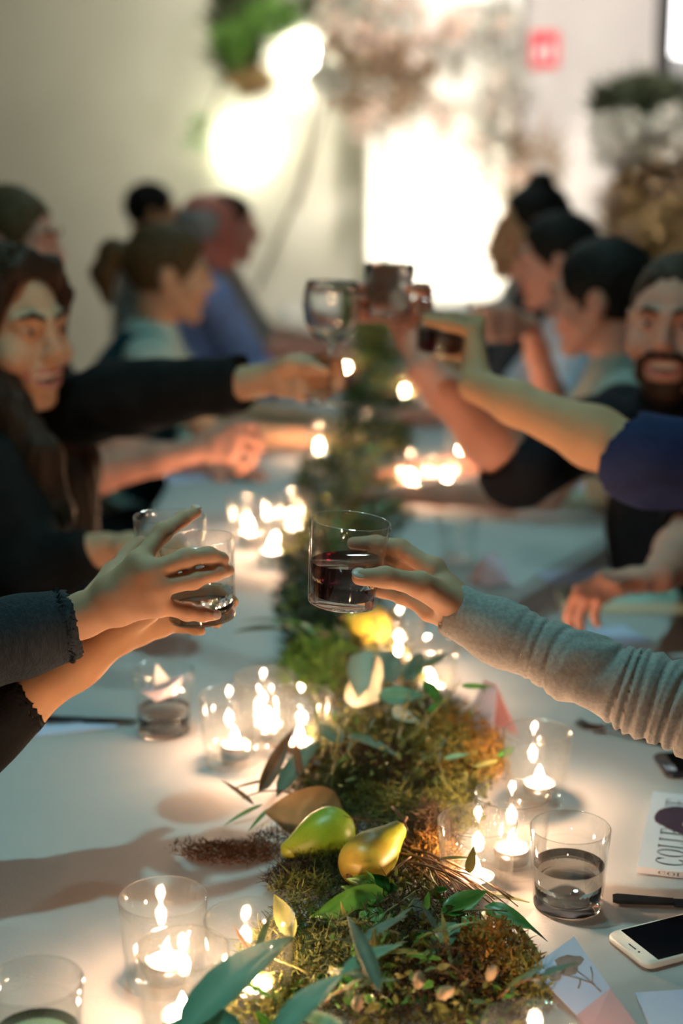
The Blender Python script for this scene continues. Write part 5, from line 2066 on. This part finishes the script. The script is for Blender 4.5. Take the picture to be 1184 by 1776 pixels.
# ------------------------------------------------------------------ D: young woman with ponytail
hd = P(292, 478, 3.90)
person('young woman with a brown ponytail and dark teal vest on the left', hd, (0.97, 0.12, -0.10), (1, 0.1), SK_FAIR, H_BROWN, 'pony', cloth('cloth_mint', (0.50, 0.60, 0.56)),
       {'R': rest_arm(hd, (1, 0.1), 'R', sleeve=0.5), 'L': rest_arm(hd, (1, 0.1), 'L', sleeve=0.5)}, female=True, lean=0.16, sleeve=0.5,
       vest=cloth('cloth_teal', (0.02, 0.055, 0.07)))

# ------------------------------------------------------------------ E: balding man in blue shirt
hd = P(362, 402, 4.75)
shirt_blue = cloth('cloth_blue', (0.22, 0.30, 0.62))
person('balding reddish-skinned man in a blue shirt on the left, turned away', hd, (0.75, 0.62, -0.12), (0.9, 0.35), SK_RED, H_GREY, 'balding', shirt_blue,
       {'R': rest_arm(hd, (0.9, 0.35), 'R', sleeve=1.3), 'L': rest_arm(hd, (0.9, 0.35), 'L', sleeve=1.3)}, lean=0.14, sleeve=1.3)
# ------------------------------------------------------------------ F: two more behind
hd = P(264, 372, 6.1)
person('distant black-haired guest in a pale shirt at far left', hd, (0.95, 0.2, -0.05), (1, 0), SK_TAN, H_BLACK, 'short', cloth('cloth_white', (0.6, 0.66, 0.62)),
       {'R': rest_arm(hd, (1, 0), 'R'), 'L': rest_arm(hd, (1, 0), 'L')}, lean=0.05, detail=False, hh=0.008)
hd = P(396, 398, 5.5)
person('dark-haired guest half hidden behind the balding man', hd, (0.96, -0.1, -0.1), (1, 0), SK_ROSY, H_DARK, 'short', cloth('cloth_grey', (0.25, 0.24, 0.24)),
       {'R': rest_arm(hd, (1, 0), 'R', sleeve=1.0), 'L': rest_arm(hd, (1, 0), 'L', sleeve=1.0)}, lean=0.14, detail=False, hh=0.008)

# ------------------------------------------------------------------ J: bearded man, right
hd = P(1172, 566, 2.62)
wr, fg, th = grip(JG_B, JG_AX, 0.038, unit(RGT * 0.6 + V3((FWD[0], FWD[1], 0)) * 0.75), right=True, low=0.024)
elJ = P(895, 806, 2.46)
wrJ = P(735, 640, 2.42)
c2 = P(1120, 985, 2.42)
el2 = P(1195, 940, 2.46); wr2 = P(1145, 1000, 2.30)
f2, t2 = hand_joints(wr2, (-0.85, -0.25, -0.05), (0, 0, -1), (0, 1, 0), (20, 40, 30), 4)
person('laughing bearded man in a black polo shirt at the right edge', hd, (-0.36, -0.93, 0.02), (-0.95, -0.30), SK_ROSY, H_DARK, 'cropped', cloth('cloth_navy', (0.008, 0.009, 0.014)),  # rosy skin puts the reddish light on his arm into the colour
       {'R': dict(elbow=elJ, wrist=wrJ, fingers=fg, thumb=th, sleeve=1.06, scale=1.1, cuff=0.05), 'L': dict(elbow=el2, wrist=wr2, fingers=f2, thumb=t2, sleeve=0.8)},
       mouth=True, lean=0.06, bearded=H_DARK, sleeve=1.0, collar=cloth('cloth_navy', (0.008, 0.009, 0.014)))

# ------------------------------------------------------------------ K: woman with low bun
hd = P(1042, 520, 3.25)
person('woman with black hair in a low bun and a grey-green top on the right', hd, (-0.95, 0.28, -0.10), (-1, 0.1), SK_ROSY, H_BLACK, 'bun', cloth('cloth_greygreen', (0.34, 0.38, 0.35)),
       {'R': rest_arm(hd, (-1, 0.1), 'R', sleeve=0.6), 'L': rest_arm(hd, (-1, 0.1), 'L', sleeve=0.6)}, female=True, lean=0.16, sleeve=0.6)
# ------------------------------------------------------------------ M, N, O
hd = P(966, 455, 3.95)
el = V3((hd[0] - 0.05, hd[1] - 0.25, TZ + 0.08)); RGc = RG_B + V3((0, 0, 0.045))
wrM = RGc + V3((0.075, 0.02, -0.03))
wr, fg, th = grip(RG_B, (0, 0, 1), 0.038, (1, 0, 0), right=False, low=0.04)
person('black-haired woman in a pale blue blouse second beyond the bearded man', hd, (-0.97, 0.05, -0.10), (-1, 0.0), SK_ROSY, H_BLACK, 'short', cloth('cloth_paleblue', (0.52, 0.58, 0.72)),
       {'R': rest_arm(hd, (-1, 0), 'R', sleeve=1.2), 'L': dict(elbow=V3((hd[0] - 0.02, hd[1] - 0.30, TZ + 0.10)), wrist=wr, fingers=fg, thumb=th, sleeve=1.1)}, female=True, lean=0.16, sleeve=1.2)
hd = P(926, 392, 4.75)
person('black-haired guest with a small topknot further down the right side', hd, (-0.97, -0.1, -0.08), (-1, 0.0), SK_TAN, H_BLACK, 'topknot', cloth('cloth_dark', (0.05, 0.05, 0.06)),
       {'R': rest_arm(hd, (-1, 0), 'R', sleeve=1.2), 'L': rest_arm(hd, (-1, 0), 'L', sleeve=1.2)}, lean=0.16, sleeve=1.2, detail=True)
hd = P(893, 428, 5.6)
person('farthest dark-haired guest on the right, beside the glowing drape', hd, (-0.97, -0.1, -0.08), (-1, 0.0), SK_TAN, H_BLACK, 'short', cloth('cloth_white', (0.6, 0.66, 0.62)),
       {'R': rest_arm(hd, (-1, 0), 'R', sleeve=1.2), 'L': rest_arm(hd, (-1, 0), 'L', sleeve=1.2)}, lean=0.16, sleeve=1.2, detail=False, hh=0.008)

# ------------------------------------------------------------------ L: tanned bare arm with navy short sleeve; the body sits outside the frame
wr, fg, th = grip(LG_B, LG_AX, 0.038, RGT * 0.9 - V3((FWD[0], FWD[1], 0)) * 0.25, right=True, low=0.030)
elL = P(1125, 800, 2.05)
wrL = P(822, 668, 2.20)
hd = V3((0.82, 1.88, 1.25))
person('guest in a navy short-sleeved shirt, only the tanned arm raising wine shows', hd, (-0.9, 0.35, -0.1), (-1, 0.25), SK_TAN, H_DARK, 'short', cloth('cloth_navyblue', (0.02, 0.028, 0.09)),
       {'R': dict(elbow=elL, wrist=wrL, fingers=fg, thumb=th, sleeve=1.06, scale=1.0, cuff=0.062), 'L': rest_arm(hd + V3((0.08, 0, 0)), (-1, 0.0), 'L', reach=0.2, sleeve=0.7)},
       lean=0.02, sleeve=1.0)

# ------------------------------------------------------------------ I: grey sweater, right hand with the wine tumbler (in focus)
wrI = P(800, 1062, 1.535)
fing = [[P(752, 987, 1.545), P(694, 951, 1.560), P(652, 942, 1.577), P(612, 942, 1.577)],
        [P(755, 1012, 1.560), P(694, 978, 1.570), P(650, 972, 1.579), P(612, 974, 1.577)],
        [P(752, 1036, 1.562), P(696, 1004, 1.568), P(655, 999, 1.576), P(622, 1001, 1.574)],
        [P(745, 1058, 1.555), P(697, 1034, 1.558), P(664, 1025, 1.566), P(640, 1024, 1.567)]]
thI = [P(775, 1035, 1.508), P(728, 1014, 1.492), P(668, 1001, 1.474), P(624, 1001, 1.469)]
elI = P(1215, 1235, 1.49)
hd = V3((0.86, 1.28, 1.26))
m_sweat = mat('sweater_grey', (0.40, 0.385, 0.37), 0.95, var=(0.30, 0.29, 0.285), scale=240, bump=0.18, bscale=700, sheen=0.2, spec=0.1, detail=2)
t, bo, shd = person('guest in a grey sweater, only the sleeve and hand lifting wine show', hd, (-0.9, 0.4, -0.15), (-1, 0.15), SK_FAIR, H_BROWN, 'short', m_sweat,
                    {'R': dict(elbow=elI, wrist=wrI, fingers=fing, thumb=thI, sleeve=0.8, h=0.0025, scale=0.92, size=1.0, mid=0.68),
                     'L': rest_arm(hd + V3((0.1, -0.1, 0)), (-1, 0.0), 'L', reach=0.15, sleeve=1.9)}, lean=0.02, sleeve=0.8, female=True)
nail(t, thI[3], thI[2], -FWD + UPV * 0.9, 1.1, 0.0066, 0.0075)


def wrinkled_sleeve(t, pts, rs, m, name, folds, amp, h=0.003, cut=None, phase=0.0, hollow=0.004, from_=0.25):
    S = SDF(h)
    S.chain(pts, rs, 0.02)
    a, b = np.array(pts[0]), np.array(pts[-1])
    ax = unit(b - a)
    L = np.linalg.norm(b - a)
    d = unit(pts[1] - pts[0])
    S.c(pts[0] - d * 0.03, pts[0] + d * 0.03, rs[0] - hollow, rs[0] - hollow, 0.002, True)
    sd = unit(np.cross(ax, (0, 0, 1)))
    def warp(X, Y_, Z):
        u = ((X - a[0]) * ax[0] + (Y_ - a[1]) * ax[1] + (Z - a[2]) * ax[2]) / L
        v_ = (X - a[0]) * sd[0] + (Y_ - a[1]) * sd[1] + (Z - a[2]) * sd[2]
        zz = Z - a[2] + u * 0
        w_ = np.clip((u - from_) / 0.16, 0, 1)
        ph = folds * 6.283 * (u + 0.02 * np.sin(31 * u + 1) + 0.03 * np.sin(13 * u) + 0.7 * v_ - 0.45 * zz) + phase
        s1 = np.cos(ph * 0.5 + 0.9 * np.sin(ph * 0.21)) ** 6       # narrow creases between broad folds
        s2 = 0.3 * np.sin(ph * 1.7 + 30 * v_ + 2)
        return amp * (0.12 + w_) * (1.6 * s1 + s2)
    S.warp = warp
    # end plane at the cuff
    return mk(name, *S.mesh(), m, t)


wrinkled_sleeve(t, [P(795, 1062, 1.534), P(870, 1098, 1.525), P(1000, 1155, 1.51), P(1120, 1205, 1.50), P(1240, 1245, 1.49), shd['R'] * 0.4 + P(1215, 1235, 1.49) * 0.6],
                [0.0285, 0.030, 0.0345, 0.040, 0.047, 0.054], m_sweat, 'sleeve', 26, 0.0026, 0.0022, from_=0.10)

# ------------------------------------------------------------------ G: denim sleeve, left hand spread in front of the tumblers (in focus)
wrG = P(140, 1070, 1.54)
fing = [[P(240, 975, 1.512), P(282, 923, 1.535), P(316, 900, 1.565), P(339, 888, 1.590)],
        [P(258, 992, 1.503), P(322, 968, 1.520), P(362, 963, 1.532), P(386, 969, 1.542)],
        [P(270, 1020, 1.505), P(334, 1006, 1.522), P(373, 993, 1.536), P(396, 989, 1.550)],
        [P(274, 1050, 1.512), P(324, 1062, 1.526), P(350, 1066, 1.531), P(370, 1067, 1.538)]]
thG = [P(165, 1040, 1.565), P(198, 995, 1.605), P(224, 962, 1.632), P(243, 942, 1.640)]
elG = P(-150, 1150, 1.50)
hd = V3((-0.84, 1.22, 1.26))
m_denim = mat('denim', (0.007, 0.012, 0.019), 0.9, var=(0.016, 0.025, 0.035), scale=260, bump=0.5, bscale=500, stretch=(1, 1, 0.3), detail=2)
t, bo, shd = person('guest in a frayed denim jacket, only the cuff and spread hand show', hd, (0.9, 0.35, -0.15), (1, 0.2), SK_FAIR, H_DARK, 'short', m_denim,
                    {'L': dict(elbow=elG, wrist=wrG, fingers=fing, thumb=thG, sleeve=0.8, h=0.0025, scale=0.95, size=1.0, mid=0.75),
                     'R': rest_arm(hd + V3((-0.1, -0.1, 0)), (1, 0.0), 'R', reach=0.12, sleeve=1.9)}, lean=0.02, sleeve=0.8, female=True)
nail(t, fing[0][3], fing[0][2], -FWD * 0.7 + UPV, 1.0)
nail(t, fing[3][3], fing[3][2], -FWD + UPV * 0.2, 0.9)
cu, ce = P(108, 1086, 1.54), elG
slp = [cu, cu + (ce - cu) * 0.3, cu + (ce - cu) * 0.65, ce, shd['L'] * 0.5 + ce * 0.5]
wrinkled_sleeve(t, slp, [0.0375, 0.0385, 0.042, 0.046, 0.055], m_denim, 'sleeve', 4, 0.0008, 0.003)
# frayed threads round the cuff
dcu = unit(ce - cu)
fa = frame(-dcu)
pts, drs = [], []
for i in range(420):
    a = rnd.uniform(0, 2 * math.pi)
    rdir = fa[:, 0] * math.cos(a) + fa[:, 1] * math.sin(a)
    pts.append(cu + rdir * 0.0365 + dcu * rnd.uniform(-0.001, 0.003))
    drs.append(-dcu + 0.5 * rdir + npr.normal(size=3) * 0.35)
pts, drs = np.array(pts), np.array(drs)
drs /= np.linalg.norm(drs, axis=1)[:, None]
V0, Q0 = [], []
for i in range(len(pts)):
    s_ = unit(np.cross(drs[i], FWD)) * 0.0006
    e_ = pts[i] + drs[i] * rnd.uniform(0.002, 0.006)
    n = len(V0)
    V0 += [pts[i] - s_, pts[i] + s_, e_ + s_ * 0.5, e_ - s_ * 0.5]
    Q0.append([n, n + 1, n + 2, n + 3])
o = mk('frayed_edge', V0, np.array(Q0), m_denim, t)
o['kind'] = 'stuff'

# ------------------------------------------------------------------ H: black sleeve, lower forearm, hand round the front tumbler
wrH = P(196, 1103, 1.61)
fing = [[P(285, 1046, 1.628), P(338, 1022, 1.652), P(384, 1026, 1.642), P(404, 1044, 1.622)],
        [P(286, 1060, 1.632), P(336, 1046, 1.648), P(378, 1052, 1.638), P(396, 1064, 1.624)],
        [P(284, 1074, 1.632), P(328, 1066, 1.642), P(362, 1072, 1.634), P(376, 1080, 1.624)],
        [P(278, 1086, 1.628), P(314, 1084, 1.636), P(338, 1090, 1.628), P(348, 1094, 1.62)]]
thH = [P(225, 1080, 1.595), P(255, 1060, 1.575), P(280, 1052, 1.553), P(300, 1050, 1.545)]
elH = P(-70, 1285, 1.56)
hd = V3((-0.86, 1.78, 1.22))
t, bo, shd = person('guest in a black top, only the lower bare forearm at left shows', hd, (0.9, 0.1, -0.15), (1, 0.1), SK_TAN, H_DARK, 'short', B_,
                    {'R': dict(elbow=elH, wrist=wrH, fingers=fing, thumb=thH, sleeve=1.0, h=0.0028, scale=0.92, size=0.95, mid=0.9),
                     'L': rest_arm(hd + V3((-0.1, 0.0, 0)), (1, 0.0), 'L', reach=0.12, sleeve=1.5)}, lean=0.02, sleeve=1.2, female=True)
cu = elH + (wrH - elH) * 0.36
wrinkled_sleeve(t, [cu, elH + (wrH - elH) * 0.15, elH, elH * 0.6 + shd['R'] * 0.4], [0.0385, 0.042, 0.046, 0.054], B_, 'sleeve', 5, 0.0008, 0.003)
